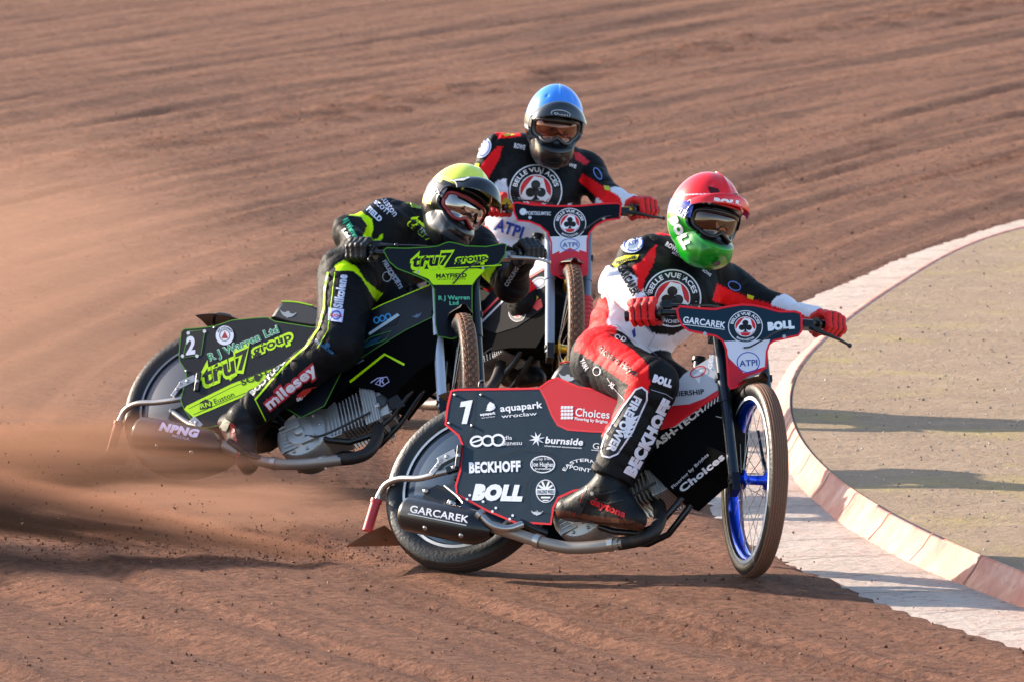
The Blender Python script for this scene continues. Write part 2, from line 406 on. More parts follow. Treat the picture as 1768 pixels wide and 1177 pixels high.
def ground_mat(name, c1, c2, c3, streak=True, green=0, bump=1.0, white=0):
    m = bpy.data.materials.new(name); m.use_nodes = True; n = m.node_tree; N = n.nodes; L = n.links; b = N['Principled BSDF']
    b.inputs['Roughness'].default_value = .92; b.inputs['Specular IOR Level'].default_value = .25
    tc = N.new('ShaderNodeNewGeometry'); sep = N.new('ShaderNodeSeparateXYZ'); sub = N.new('ShaderNodeVectorMath'); sub.operation = 'SUBTRACT'; sub.inputs[1].default_value = (BC[0], BC[1], 0)
    L.new(tc.outputs['Position'], sub.inputs[0]); L.new(sub.outputs[0], sep.inputs[0])
    def mth(op, a, b_=None, c=None):
        q = N.new('ShaderNodeMath'); q.operation = op
        for i, v in enumerate((a, b_, c)):
            if v is None: continue
            if hasattr(v, 'links'): L.new(v, q.inputs[i])
            else: q.inputs[i].default_value = v
        return q.outputs[0]
    sp0 = N.new('ShaderNodeSeparateXYZ'); L.new(tc.outputs['Position'], sp0.inputs[0]); q_ = mth('SUBTRACT', sp0.outputs[1], 39.)
    def hyp(A, k): return mth('MULTIPLY', mth('SUBTRACT', mth('SQRT', mth('ADD', mth('MULTIPLY', q_, q_), k*k)), k), A)
    far = mth('GREATER_THAN', q_, 0.); gg = mth('ADD', mth('MULTIPLY', far, hyp(.36, 14.)), mth('MULTIPLY', mth('SUBTRACT', 1., far), hyp(.6, 8.)))
    r = mth('SUBTRACT', sp0.outputs[0], gg); th = mth('MULTIPLY', sp0.outputs[1], 1/30.)
    def noise(vec, sc, det=6, rg=.6, dist=0):
        t = N.new('ShaderNodeTexNoise'); t.inputs['Scale'].default_value = sc; t.inputs['Detail'].default_value = det; t.inputs['Roughness'].default_value = rg; t.inputs['Distortion'].default_value = dist
        L.new(vec, t.inputs['Vector']); return t.outputs['Fac']
    def comb(kr, kt):
        q = N.new('ShaderNodeCombineXYZ'); L.new(mth('MULTIPLY', r, kr), q.inputs[0]); L.new(mth('MULTIPLY', th, kt*30), q.inputs[1]); return q.outputs[0]
    def ramp(fac, lo, hi, t0=0., t1=1.):
        q = N.new('ShaderNodeMapRange'); q.inputs[1].default_value = lo; q.inputs[2].default_value = hi; q.inputs[3].default_value = t0; q.inputs[4].default_value = t1; L.new(fac, q.inputs[0]); return q.outputs[0]
    def mix(f, a, c):
        q = N.new('ShaderNodeMix'); q.data_type = 'RGBA'
        if hasattr(f, 'links'): L.new(f, q.inputs['Factor'])
        else: q.inputs['Factor'].default_value = f
        for s_, v in (('A', a), ('B', c)):
            if hasattr(v, 'links'): L.new(v, q.inputs[s_])
            else: q.inputs[s_].default_value = (*srgb(v), 1)
        return q.outputs['Result']
    pos = tc.outputs['Position']
    fine = noise(pos, 19, 7, .66); grit = noise(pos, 58, 5, .75); med = noise(pos, 5, 6, .65); big = noise(pos, .5, 4, .6)
    col = mix(ramp(med, .3, .7), c1, c2)
    st = noise(comb(3.0, .06), 1., 8, .68, .25) if streak else med; st2 = noise(comb(13, .22), 1., 7, .66, .3) if streak else fine
    col = mix(ramp(st, .45, .64, 0, .75 if streak else .35), col, c3); col = mix(ramp(big, .35, .65, 0, .4), col, c2)
    if streak: col = mix(ramp(st2, .50, .66, 0, .42), col, c3)
    col = mix(ramp(fine, .47, .60, 0, .75), col, c3 if not white else 'c9b0a2'); col = mix(ramp(grit, .54, .68, 0, .5), col, 'c49a80' if not white else 'e6d6ca')
    vor = N.new('ShaderNodeTexVoronoi'); vor.inputs['Scale'].default_value = 45; L.new(pos, vor.inputs['Vector'])
    sp = ramp(vor.outputs['Distance'], .10, .2, .8, 0.); patch = ramp(noise(pos, 9, 4, .7), .55, .7); col = mix(mth('MULTIPLY', sp, patch), col, '3e241b')
    if green: col = mix(mth('MULTIPLY', ramp(noise(pos, 1.3, 7, .7), .52, .72, 0, green), ramp(fine, .35, .55)), col, 'b5a63c')
    if white:       # dirt thrown over the paint
        col = mix(ramp(noise(pos, 17, 9, .8), .54, .68, 0, .9), col, '7a4c3a'); col = mix(ramp(noise(pos, 2.2, 5, .6), .55, .8, 0, .35), col, 'a9786a')
    L.new(col, b.inputs['Base Color'])
    h = mth('ADD', mth('MULTIPLY', fine, .075), mth('MULTIPLY', grit, .022)); h = mth('ADD', h, mth('MULTIPLY', med, .05))
    if streak: h = mth('ADD', h, mth('MULTIPLY', st2, .035))
    k = N.new('ShaderNodeBump'); k.inputs['Strength'].default_value = bump; k.inputs['Distance'].default_value = 1.0; L.new(h, k.inputs['Height']); L.new(k.outputs[0], b.inputs['Normal'])
    return m
M_TRACK = ground_mat('red_shale', 'ab765a', '85563f', '623c2a')
M_INFIELD = ground_mat('gravel_infield', 'ae967e', '8b745e', '9c8570', False, .55, .5)
M_STRIP = ground_mat('painted_strip', 'c8bcb0', 'ae9f94', 'bcaea2', False, 0, .35, white=1)
def kerbmat():
    m = mat('kerb_paint', 'eac4b0', .7, 0, 0, 0, .3, 30); n = m.node_tree; N = n.nodes; L = n.links; b = N['Principled BSDF']
    tc = N.new('ShaderNodeNewGeometry'); t = N.new('ShaderNodeTexNoise'); t.inputs['Scale'].default_value = 6; t.inputs['Detail'].default_value = 9; t.inputs['Roughness'].default_value = .7; L.new(tc.outputs['Position'], t.inputs[0])
    r = N.new('ShaderNodeValToRGB'); e = r.color_ramp.elements; e[0].position = .33; e[0].color = (*srgb('b8695a'), 1); e[1].position = .55; e[1].color = (*srgb('cb8f7c'), 1)
    x = e.new(.72); x.color = (*srgb('dcb09c'), 1); L.new(t.outputs['Fac'], r.inputs[0])
    t2 = N.new('ShaderNodeTexNoise'); t2.inputs['Scale'].default_value = 26; t2.inputs['Detail'].default_value = 9; t2.inputs['Roughness'].default_value = .8; L.new(tc.outputs['Position'], t2.inputs[0])
    q = N.new('ShaderNodeMapRange'); q.inputs[1].default_value = .56; q.inputs[2].default_value = .66; q.inputs[4].default_value = .8; L.new(t2.outputs['Fac'], q.inputs[0])
    x = N.new('ShaderNodeMix'); x.data_type = 'RGBA'; L.new(q.outputs[0], x.inputs['Factor']); L.new(r.outputs[0], x.inputs['A']); x.inputs['B'].default_value = (*srgb('9a5e4e'), 1); L.new(x.outputs['Result'], b.inputs['Base Color']); return m
# track: one sheet out to the horizon, finely cut where the camera looks
gx = np.concatenate([[-1500, -400, -100, -30, -12, -8], np.linspace(-6, 6.5, 230), [8, 12, 30, 100, 400, 1500]])
gy = np.concatenate([[-300, -50, 0, 15, 22], np.linspace(27, 45, 260), np.linspace(45.1, 84, 330), [90, 100, 110, 150, 300, 800, 3000]])
def bend(Y): q = Y-39; return np.where(q > 0, .36*(np.sqrt(q*q+196)-14), .6*(np.sqrt(q*q+64)-8))
X, Y = np.meshgrid(gx, gy); Rr = np.hypot(X-BC[0], Y-BC[1]); U = X-bend(Y)
ed = np.interp((np.arctan2(Y-BC[1], X-BC[0])) % (2*pi), ANG, RS)
Z = .008*np.sin(U*5.3+1.5*np.sin(Y*.3)+np.sin(U*1.7))+.005*np.sin(U*17+3*np.sin(Y*.5+1))+.004*np.sin(U*37+4*np.sin(Y*.7))*np.sin(Y*1.3)
Z += .005*np.sin(X*9+2*np.sin(Y*3.1))*np.sin(Y*5+np.sin(X*4))
for u0, dd, ww in ((-.45, .03, .045), (-.35, .02, .03), (.55, .022, .05), (.2, .016, .08), (-.75, .02, .06), (-1.3, .03, .07), (-1.5, .02, .05), (-2.6, .03, .12), (-3.1, .02, .1), (-4.4, .03, .12), (-7.4, .04, .25), (-2.1, .022, .06), (-3.6, .025, .08), (-4.9, .03, .07), (-6.9, .03, .1), (-8.4, .04, .15), (1.1, .02, .06), (-1.0, .02, .05)):   # tyre grooves round the bend
    u = (U-u0-.1*np.sin(Y*.35+u0*3))/ww; Z += dd*(np.exp(-(u-1.4)**2)*.55-np.exp(-u**2))*(.75+.25*np.sin(Y*.6+u0*5))
for q0, am, pr, sh in ((-5.75, .030, 1.35, .55), (-6.3, .012, 1.1, .4)):       # a ridge pushed up in overlapping scallops
    t_ = (Y/pr+.3*np.sin(Y)) % 1.; u = (U-q0-sh*(t_**2-.3))/.10; Z += am*np.exp(-u**2)*np.clip((Y-54)/4, 0, 1)
m_ = np.clip((Rr-ed)/.35, 0, 1)*(np.abs(X) < 6.2)*(Y > 26)*(Y < 86); Z = Z*m_ + .012*np.exp(-((Rr-ed-.1)/.1)**2)*(m_ > 0)
for cx_, cy_, md in ((-.10, 34.25, .02), (.82, 33.75, .0), (-1.19, 37.5, .02), (-.24, 37.0, 0), (.23, 39.5, 0), (-.55, 40.3, 0)):   # level under the wheels, dirt heaped beside the sliding ones
    d2 = (X-cx_)**2+(Y-cy_)**2; Z = Z*(1-.9*np.exp(-d2/.5))+md*np.exp(-(((X-cx_+.22)/.22)**2+((Y-cy_-.12)/.16)**2))
    Z += .004*(md > 0)*np.exp(-d2/.1)
Z += .034*np.exp(-((X-.85)**2+(Y-33.80)**2)/.16)*(Rr > ed)
Z[Rr < ed-.02] = -.012
gb = MB(); ny, nx = X.shape; V = np.stack([X.ravel(), Y.ravel(), Z.ravel()], 1)
gb.add(V, [(i*nx+j, i*nx+j+1, (i+1)*nx+j+1, (i+1)*nx+j) for i in range(ny-1) for j in range(nx-1)], M_TRACK)
tag(gb.build('ground'), kind='structure')
st = MB(); st.slab([[ringpt(RS[i]+.010*sin(a*900+2*sin(a*310))+.012*sin(a*330+1)+.02*sin(a*60)+RNG.normal(0, .006), a, -.004), ringpt(RS[i]*.5+RB[i]*.5, a, .008), ringpt(RB[i]-.03, a, .008)] for i, a in enumerate(ANG)], M_STRIP)
for k in range(27, 2370, 24):              # joints between the slabs
    a = ANG[k]; st.slab([[ringpt(RS[k]-.02, a+d, .0085), ringpt(RB[k], a+d, .0125)] for d in (0, .00035)], mat('joint', '6e4c3e', .9))
tag(st.build('path'), kind='structure')
inf = MB(); inf.slab([[ringpt(RI[i]+.008, a, KH-.0045), ringpt(RI[i]-.5, a, KH-.006), ringpt(RI[i]-2, a, KH-.006), ringpt(RI[i]-6, a, KH-.006), ringpt(1.0, a, KH-.006)] for i, a in enumerate(ANG)], M_INFIELD)
tag(inf.build('infield'), kind='structure')
kb = MB(); rows = []
for i, a in enumerate(ANG):
    w = .0025*sin(i*.11)+.0015*sin(i*.43)+RNG.normal(0, .0012)
    f_ = RB[i]-RI[i]
    rows.append([ringpt(RB[i]+w, a, -.01), ringpt(RB[i]+w, a, .012), ringpt(RB[i]-.45*f_, a, .062), ringpt(RI[i]+.30*f_, a, KH-.008), ringpt(RI[i]+.16*f_, a, KH), ringpt(RI[i]+.02, a, KH-.002), ringpt(RI[i], a, KH-.012), ringpt(RI[i]-.002, a, -.02)])
KM = kerbmat(); kb.slab(rows, KM)
for k in range(17, 2380, 31):
    a = ANG[k]; rw = [[p+np.array([0, 0, .0012])+np.array([-.0012, 0, 0]) for p in (ringpt(RB[k], a+d, .012), ringpt(RB[k]-.45*(RB[k]-RI[k]), a+d, .062), ringpt(RI[k]+.30*(RB[k]-RI[k]), a+d, KH-.008), ringpt(RI[k]+.02, a+d, KH))] for d in (0, .0005)]
    kb.slab(rw, mat('kerb_joint', 'a06c5e', .9))
tag(kb.build('kerb'), 'pale pink painted kerb curving round the inside of the bend', 'kerb')
# loose clods and grit
cl = MB(); ico = bmesh.new(); bmesh.ops.create_icosphere(ico, subdivisions=1, radius=1); IV = np.array([v.co[:] for v in ico.verts]); IF = [tuple(v.index for v in f.verts) for f in ico.faces]; ico.free()
M_CLOD = mat('clod', '5a3627', .95); M_GRIT = mat('grit', '94705a', .9)
def clod(mb, p, s, m):
    R = np.linalg.qr(RNG.normal(size=(3, 3)))[0]; mb.add((IV*RNG.uniform(.55, 1.25, (len(IV), 1))*s*RNG.uniform(.6, 1.3, 3))@R+p, IF, m, False)
OV = np.array([(1, 0, 0), (-1, 0, 0), (0, 1, 0), (0, -1, 0), (0, 0, 1), (0, 0, -1.)]); OF = [(0, 2, 4), (2, 1, 4), (1, 3, 4), (3, 0, 4), (2, 0, 5), (1, 2, 5), (3, 1, 5), (0, 3, 5)]
def clods(mb, pts, sz, mats, z_of=None):
    n = len(pts); A = RNG.uniform(0, 2*pi, n); k = RNG.uniform(.55, 1.3, (n, 6, 1)); V = OV[None]*k*sz[:, None, None]*RNG.uniform(.7, 1.25, (n, 1, 3)); c, s_ = np.cos(A)[:, None], np.sin(A)[:, None]
    Vx = V[:, :, 0]*c-V[:, :, 1]*s_; Vy = V[:, :, 0]*s_+V[:, :, 1]*c; V = np.stack([Vx, Vy, V[:, :, 2]], 2)+pts[:, None, :]; b0 = len(mb.v); mb.v.extend(map(tuple, V.reshape(-1, 3).tolist()))
    mi = [mb.mi(m) for m in mats]; pick = RNG.integers(0, len(mats), n)
    for i in range(n):
        q = b0+i*6; mb.f.extend([(a+q, b+q, c2+q) for a, b, c2 in OF]); mb.m.extend([mi[pick[i]]]*8); mb.sm.extend([False]*8)
def field(n, lo, hi, power):
    y = lo+(hi-lo)*RNG.random(n)**power; x = RNG.uniform(-2.7, 3.3, n)*y/36; r = np.hypot(x-BC[0], y-BC[1]); a = np.arctan2(y-BC[1], x-BC[0]) % (2*pi); return x, y, r, a
M_LIGHTC = mat('pale_clod', '845a45', .95)
x, y, r, a = field(34000, 28.5, 62, 1.5); e = np.interp(a, ANG, RS); ok = r > e-.05; x, y = x[ok], y[ok]; sz = .0016+.0060*RNG.random(len(x))**7+.00006*(y-30)
ix = np.clip(np.searchsorted(gx, x)-1, 0, nx-2); iy = np.clip(np.searchsorted(gy, y)-1, 0, ny-2); tx = (x-gx[ix])/(gx[ix+1]-gx[ix]); ty = (y-gy[iy])/(gy[iy+1]-gy[iy])
zz = Z[iy, ix]*(1-tx)*(1-ty)+Z[iy, ix+1]*tx*(1-ty)+Z[iy+1, ix]*(1-tx)*ty+Z[iy+1, ix+1]*tx*ty
clods(cl, np.stack([x, y, zz+sz*.35], 1), sz, [M_CLOD, M_CLOD, M_LIGHTC, M_GRIT])
x, y, r, a = field(5000, 29, 60, 1.4); e = np.interp(a, ANG, RS); b_ = np.interp(a, ANG, RB); ok = (r < e) & (r > b_) & (RNG.random(5000) < np.exp(-(e-r)/.25)+.1); sz = .0018+.006*RNG.random(ok.sum())**4; clods(cl, np.stack([x[ok], y[ok], .009+sz*.3], 1), sz, [M_CLOD, M_LIGHTC])
tag(cl.build('dirt_clods'), 'loose brown clods and grit scattered over the track', 'dirt', 'stuff')
pb = MB()
x, y, r, a = field(40000, 31, 60, 1.3); ok = (r < np.interp(a, ANG, RI)-.03) & (x > .8); sz = .0016+.0055*RNG.random(ok.sum())**6; clods(pb, np.stack([x[ok], y[ok], KH-.006+sz*.4], 1), sz, [mat('pebble', 'a9958a', .9), mat('dark_pebble', '76655a', .9), mat('pale_pebble', 'd0c0b0', .9)])
tag(pb.build('gravel'), 'small grey pebbles strewn over the infield', 'gravel', 'stuff')

# ------------------------------------------------------------ motorcycles
def frames(rc, fc, Yf, lean, steer, rake=20, wb=None, psi=None):
    """rc, fc: picture positions of the axles; Yf distance of the front axle"""
    f = P(*fc, Yf)
    if psi is None: r = P(*rc, Yf+.55); psi = atan2(-(f-r)[1], (f-r)[0])
    else:
        r = f-np.array([cos(psi), -sin(psi), 0])*wb; r[2] = .30
    X = np.array([cos(psi), -sin(psi), 0]); Lf = np.array([sin(psi), cos(psi), 0]); z = np.array([0, 0, 1.])
    Z = Lf*sin(lean)+z*cos(lean); Y = Lf*cos(lean)-z*sin(lean); fr = Frame(r, X, Y, Z)
    a = unit(Z*cos(radians(rake))-X*sin(radians(rake))); n = rot(Y, a, radians(-steer)); fx = np.cross(n, a)
    return fr, Frame(f, fx, n, a)
def wheel(parent, name, fr, y0, R, w, rimR, tyre_w, disc=None, rimm=None, ring=None, treaded=False, seed=0, spokes=32):
    c = fr.w(0, y0, 0); ax = fr.Y
    root = bpy.data.objects.new(name, None); COL.objects.link(root); root.parent = parent; root.location = Vector(c-wloc(parent)); root.empty_display_size = .1
    h = w/2; t = R-rimR
    m = MB(); side = lambda s: [(rimR-.004, s*h*.62), (rimR+.01, s*h*.86), (rimR+t*.35, s*h*1.0), (rimR+t*.62, s*h*.98), (rimR+t*.80, s*h*.84)]
    m.lathe(c, ax, fr.X, fr.Z, side(-1), M_RUBBER, 96); m.lathe(c, ax, fr.X, fr.Z, side(1)[::-1], M_RUBBER, 96)
    tr = []; nr = 7
    for k in range(nr*4+1):
        u = -1+2*k/(nr*4); r = R-(.20*t)*abs(u)**2.2-(.0045 if k % 4 == 0 and 0 < k < nr*4 else 0); tr.append((r, u*h*.84))
    m.lathe(c, ax, fr.X, fr.Z, tr, M_TREADR if disc else M_TREAD, 120)
    if treaded:
        nb = 64
        for k in range(nb):
            for q in (-.62, -.2, .22, .64):
                a = 2*pi*(k+(.5 if q in (-.2, .64) else 0))/nb; d = fr.X*cos(a)+fr.Z*sin(a); tt = -fr.X*sin(a)+fr.Z*cos(a)
                rr = R-.2*t*abs(q)**2.2; m.box(c+d*(rr+.001)+ax*q*h*.84, [d, tt+ax*.25*(1 if q > 0 else -1), ax], (.005, .0075, h*.15), M_TREAD)
    m.build('tyre', root)
    m = MB(); rm = rimm or M_STEEL; b = h*.55
    m.lathe(c, ax, fr.X, fr.Z, [(rimR+.003, -b-.003), (rimR+.003, -b+.002), (rimR-.010, -b+.006), (rimR-.016, 0), (rimR-.010, b-.006), (rimR+.003, b-.002), (rimR+.003, b+.003), (rimR-.013, b+.002), (rimR-.024, b*.5), (rimR-.026, 0), (rimR-.024, -b*.5), (rimR-.013, -b-.002)], rm, 96, True)
    if ring: m.lathe(c, ax, fr.X, fr.Z, [(rimR+.006, -b-.010), (rimR-.006, -b-.012)], ring, 96); m.lathe(c, ax, fr.X, fr.Z, [(rimR+.006, b+.010), (rimR-.006, b+.012)], ring, 96)
    m.build('rim', root)
    m = MB(); m.lathe(c, ax, fr.X, fr.Z, [(.0, -.055), (.016, -.055), (.016, -.042), (.034, -.042), (.034, -.036), (.017, -.030), (.017, .030), (.034, .036), (.034, .042), (.016, .042), (.016, .055), (0, .055)], rimm or M_BLACKM, 24); m.build('hub', root)
    if disc:
        m = MB(); m.lathe(c, ax, fr.X, fr.Z, [(rimR-.012, -b-.004), (rimR-.03, -b-.010), (.10, -.052), (.03, -.058), (0, -.058)], disc, 80); m.lathe(c, ax, fr.X, fr.Z, [(0, .058), (.03, .058), (.10, .052), (rimR-.03, b+.010), (rimR-.012, b+.004)], disc, 80); m.build('wheel_cover', root)
    else:
        m = MB()
        for k in range(spokes):
            s = 1 if k % 2 else -1; a = 2*pi*k/spokes; a2 = a+(1 if (k//2) % 2 else -1)*.55
            p = c+(fr.X*cos(a2)+fr.Z*sin(a2))*.033+ax*s*.039; q = c+(fr.X*cos(a)+fr.Z*sin(a))*(rimR-.022)+ax*s*.004; m.tube([p, q], .0013, M_STEEL, 5, False)
        m.build('spokes', root)
    return root
def hexbolt(m, c, ax, r=.006, mt=None): 
    e = unit(np.cross(ax, [.1, .2, 1])); m.lathe(np.array(c), unit(ax), e, np.cross(unit(ax), e), [(0, .004), (r*.8, .004), (r, .0), (r, -.004)], mt or M_STEEL, 8)

def motorcycle(o):
    fr, ff, K = o['fr'], o['ff'], o
    ref = o.get('ref')
    def q(px, py, off=0):            # side-on picture position at this distance from the bike's middle plane
        if ref: return fr.w(*ref.loc(ref.side(px, py, off)))
        return fr.side(px, py, off)
    def own(key): return fr.side if key in K.get('own', ()) else q
    gz = fr.w(0, 0, -.32); root = thing('speedway_motorcycle', o['label'], 'motorcycle', [gz[0], gz[1], 0], 'motorcycles racing round the bend')
    side = lambda v: fr.Y*v
    acc, dark = K['accent'], K['dark']; mt = K.get('matte', 0); MA = mat('paint_'+acc, acc, .35, 0, .2, dirt=.12, spec=.3); MD = mat('paint_'+dark, dark, .7 if mt else .38, 0, 0 if mt else .12, dirt=.14, bump=.25, bscale=5, spec=.08 if mt else .25)
    # wheels
    wheel(root, 'rear_wheel', fr, 0, .322, .098, .242, .04, disc=K['disc'], ring=K['ring'], rimm=M_BLACKM)
    wheel(root, 'front_wheel', ff, 0, .3375, .066, .283, .03, rimm=K['rim'], treaded=K.get('treaded', False), ring=K.get('fring'))
    # side panels
    if 'panel' in K:
        ol = K['panel']; m = MB(); off = -.125
        m.prism([q(x, y, off) for x, y in ol], side(.004), MD)
        if 'panel_inks' in K: K['panel_inks'].put(m, lambda x, y, l: q(x, y, off-l))
        for x, y in K['bolts']: hexbolt(m, q(x, y, off-.003), -fr.Y, .005)
        m.build('side_panel', root)
        m = MB(); P2 = [fr.w(l[0], .125, l[2]) for l in (fr.loc(q(x, y, off)) for x, y in ol)]; m.prism(P2, side(-.004), MD); m.build('side_panel', root)
        # rear guard over the wheel
        m = MB(); rows = []
        for k in range(16):
            a = radians(K.get('guard', (70, 125))[0]+(K.get('guard', (70, 125))[1]-K.get('guard', (70, 125))[0])*k/15); d = fr.X*cos(a)+fr.Z*sin(a); rows.append([fr.O+d*(.352-.012*u*u)+side(.10*u) for u in (-1, -.5, 0, .5, 1)])
        m.slab(rows, M_BLACKP, fr.Z*-.003)
        g = K['grab']; m.tube([q(*p, -.05) for p in g], .006, M_STEEL if K.get('grab_steel') else M_BLACKM, 8); m.build('rear_mudguard', root)
    # seat
    if 'seat' in K:
        m = MB(); ol = [fr.loc(q(x, y, -.11)) for x, y in K['seat']]; cx = sum(l[0] for l in ol)/len(ol); cz = sum(l[2] for l in ol)/len(ol); rows = []
        for u, sc in ((-.115, .80), (-.112, .93), (-.10, 1.0), (-.05, 1.03), (0, 1.04), (.05, 1.03), (.10, 1.0), (.112, .93), (.115, .80)):
            pts = [fr.w(cx+(l[0]-cx)*sc, u, cz+(l[2]-cz)*sc) for l in ol]; rows.append(pts+[pts[0]])
        m.slab(rows, M_SEAT); n = len(ol)
        for r_ in (rows[0], rows[-1]): m.add(r_[:-1]+[sum(r_[:-1])/n], [(i, (i+1) % n, n) for i in range(n)], M_SEAT)
        if 'seat_inks' in K: K['seat_inks'].put(m, lambda x, y, l: q(x, y, -.1155-l))
        m.tube([q(x, y, -.112) for x, y in K['piping']], .0028, MA, 8); m.build('seat', root)
    # tank and frame cover
    m = MB(); qt = own('tank'); pts = [fr.loc(qt(x, y, -.085)) for x, y in K['tank']]; rows = []
    cx = sum(l[0] for l in pts)/len(pts); cz = sum(l[2] for l in pts)/len(pts)
    for u, sc in ((-.085, .975), (-.078, 1), (0, 1.012), (.078, 1), (.085, .975)): L_ = [fr.w(cx+(l[0]-cx)*sc, u, cz+(l[2]-cz)*sc) for l in pts]; rows.append(L_+[L_[0]])
    MT = mat('paint_'+K['tankc'], K['tankc'], .7 if mt else .38, 0, 0 if mt else .15, dirt=.08, spec=.08 if mt else .3); m.slab(rows, MT, smooth=False); n = len(pts)
    T = tessellate_polygon([[Vector(p) for p in rows[0][:-1]]])
    for r_ in (rows[0], rows[-1]): m.add(r_[:-1], [tuple(t) for t in T], MT, False)
    if 'tank_inks' in K: K['tank_inks'].put(m, lambda x, y, l: qt(x, y, -.0855-l))
    tank = m.build('fuel_tank', root)
    m = MB(); c = q(*K['cap'][0], -.03); t = q(*K['cap'][1], -.03); e = unit(t-c); m.tube([c, t], .020, M_BLACKP, 18); m.tube([t, t+e*.012], .026, M_BLACKP, 18); m.build('filler_cap', tank)
    qc = own('cover'); m = MB(); m.prism([qc(x, y, -.0825) for x, y in K['cover']], side(.165), mat('frame_cover', '08090b', .8, 0, 0, dirt=.03, spec=.04))
    if 'cover_inks' in K: K['cover_inks'].put(m, lambda x, y, l: qc(x, y, -.083-l))
    m.build('frame_cover', root)
    # steel frame tubes
    m = MB(); hd = ff.w(-.03, 0, .46)
    for y_ in (-.04, .04):
        m.tube([hd, fr.w(.62, y_, .30), fr.w(.30, y_, .28), fr.w(.02, y_*1.9, .02)], .011, M_BLACKM, 10); m.tube([fr.w(-.02, y_*1.9, 0), fr.w(.3, y_*2, -.03), fr.w(.48, y_*1.6, -.12), fr.w(.80, y_, -.12), ff.w(-.06, y_*.4, .36)], .012, M_BLACKM, 10)
    m.tube([fr.w(0, -.075, 0), fr.w(0, .075, 0)], .011, M_STEEL); m.build('frame', root)
    # engine: crankcase, finned barrel, head
    e0 = fr.loc(q(*K['crank'], -.07)); e1 = fr.loc(q(*K['head'], -.07)); e0[1] = e1[1] = 0; A = unit(fr.w(*e1)-fr.w(*e0)); Bx = unit(np.cross(fr.Y, A)); Lc = np.linalg.norm(e1-e0); c0 = fr.w(*e0)
    m = MB(); m.lathe(c0, fr.Y, A, Bx, [(0, -.088), (.052, -.088), (.060, -.080), (.095, -.074), (.104, -.062), (.104, .062), (.09, .08), (0, .08)], M_ALU, 36)
    m.box(c0+A*.085-Bx*.01, [A, Bx, fr.Y], (.07, .078, .06), M_ALU); m.box(c0-A*.03+Bx*.01, [A, Bx, fr.Y], (.06, .05, .08), M_ALU)
    for k in range(9): a = 2*pi*k/9; hexbolt(m, c0-fr.Y*.080+(A*cos(a)+Bx*sin(a))*.082, -fr.Y, .0065)
    m.lathe(c0-fr.Y*.088, fr.Y, A, Bx, [(0, -.012), (.018, -.012), (.022, 0)], M_ALU, 18)
    for k in range(7): m.box(c0-A*.105+A*.0*k+Bx*(-.05+.018*k)-fr.Y*.080+A*.055, [A, Bx, fr.Y], (.03, .003, .006), M_STEEL)
    for p_, h_ in (((-.02, -.04), (.03, .02)), ((.03, .05), (.03, .012))): m.box(c0+A*p_[0]+Bx*p_[1]-fr.Y*.088, [A, Bx, fr.Y], (h_[0], h_[1], .008), M_ALU)
    eng = m.build('engine', root, bevel=.004)
    m = MB(); nf = 10
    for k in range(nf):
        t_ = .115+(Lc-.115-.02)*k/(nf-1); cc = c0+A*t_; hh = .060+.018*k/(nf-1); m.box(cc, [A, Bx, fr.Y], (.0020, hh, .068), M_ALU)
    m.tube([c0+A*.08, c0+A*Lc], .048, M_ALU, 20); m.build('cylinder_barrel', root)
    m = MB(); hc = c0+A*(Lc+.025); m.box(hc, [A, Bx, fr.Y], (.030, .082, .072), M_ALU); m.box(hc+A*.045, [A, Bx, fr.Y], (.022, .066, .060), M_ALU)
    for k in range(5): m.box(hc+A*(-.022+.011*k), [A, Bx, fr.Y], (.0018, .088, .078), M_ALU)
    hexbolt(m, hc-fr.Y*.074+Bx*.02+A*.03, -fr.Y, .012); m.lathe(hc-fr.Y*.060+A*.045, fr.Y, A, Bx, [(0, -.008), (.026, -.008), (.03, 0)], mat('dark_cover', '3a3e44', .5), 20)
    for sx in (-1, 1):
        for sy in (-1, 1): hexbolt(m, hc+A*.068+Bx*.05*sx+fr.Y*.045*sy, A, .006)
    m.build('cylinder_head', root, bevel=.004)
    for pp in ([hc+A*.04-fr.Y*.03, hc+A*.08-fr.Y*.02-Bx*.05, hc-Bx*.16-fr.Y*.03, fr.w(.62, -.03, .22)], [c0-fr.Y*.07-Bx*.06, c0-fr.Y*.10-Bx*.14, c0-fr.Y*.06-Bx*.24+A*.05], [c0+A*.02-fr.Y*.088+Bx*.03, c0+A*.10-fr.Y*.10+Bx*.07, hc-fr.Y*.076+Bx*.04]): m = MB(); m.tube(pp, .0045, M_BLACKP, 8, sub=8); m.build('hose', root)
    m = MB(); m.tube([c0+A*Lc*.8-Bx*.06, c0+A*Lc*.75-Bx*.11, c0+A*Lc*.5-Bx*.15], .026, M_BLACKP, 14); m.build('carburettor', root)
    # exhaust
    if 'pipe' in K:
        m = MB(); m.tube([q(x, y, f_) for x, y, f_ in K['pipe']], K.get('pipe_r', .0215), M_PIPE, 16)
        for x, y, f_ in K['pipe'][2:-2:2]:
            pass
        for a, b_ in K['clamps']: m.tube([q(*a), q(*b_)], .0255, M_STEEL, 16)
        if 'pipe_dark' in K: m.tube([q(x, y, f_) for x, y, f_ in K['pipe_dark']], .0235, mat('sooty_pipe', '34302f', .5, .6, dirt=.5), 16)
        m.build('exhaust_pipe', root)
        a, b_ = [q(*p) for p in K['silencer']]; ax = unit(b_-a); Ls = np.linalg.norm(b_-a); e = unit(np.cross(ax, fr.Y)); rs = K.get('sil_r', .062)
        m = MB(); ms = mat('silencer_black', '15161b', .35, .2, .4, dirt=.35, dscale=6)
        m.lathe(a, ax, e, np.cross(ax, e), [(0, .012), (.020, .012), (.022, -.004), (rs*.72, -.004), (rs*.93, .006), (rs, .02), (rs, Ls*.82), (rs*.95, Ls*.9), (rs*.7, Ls), (.02, Ls+.03)], ms, 40)
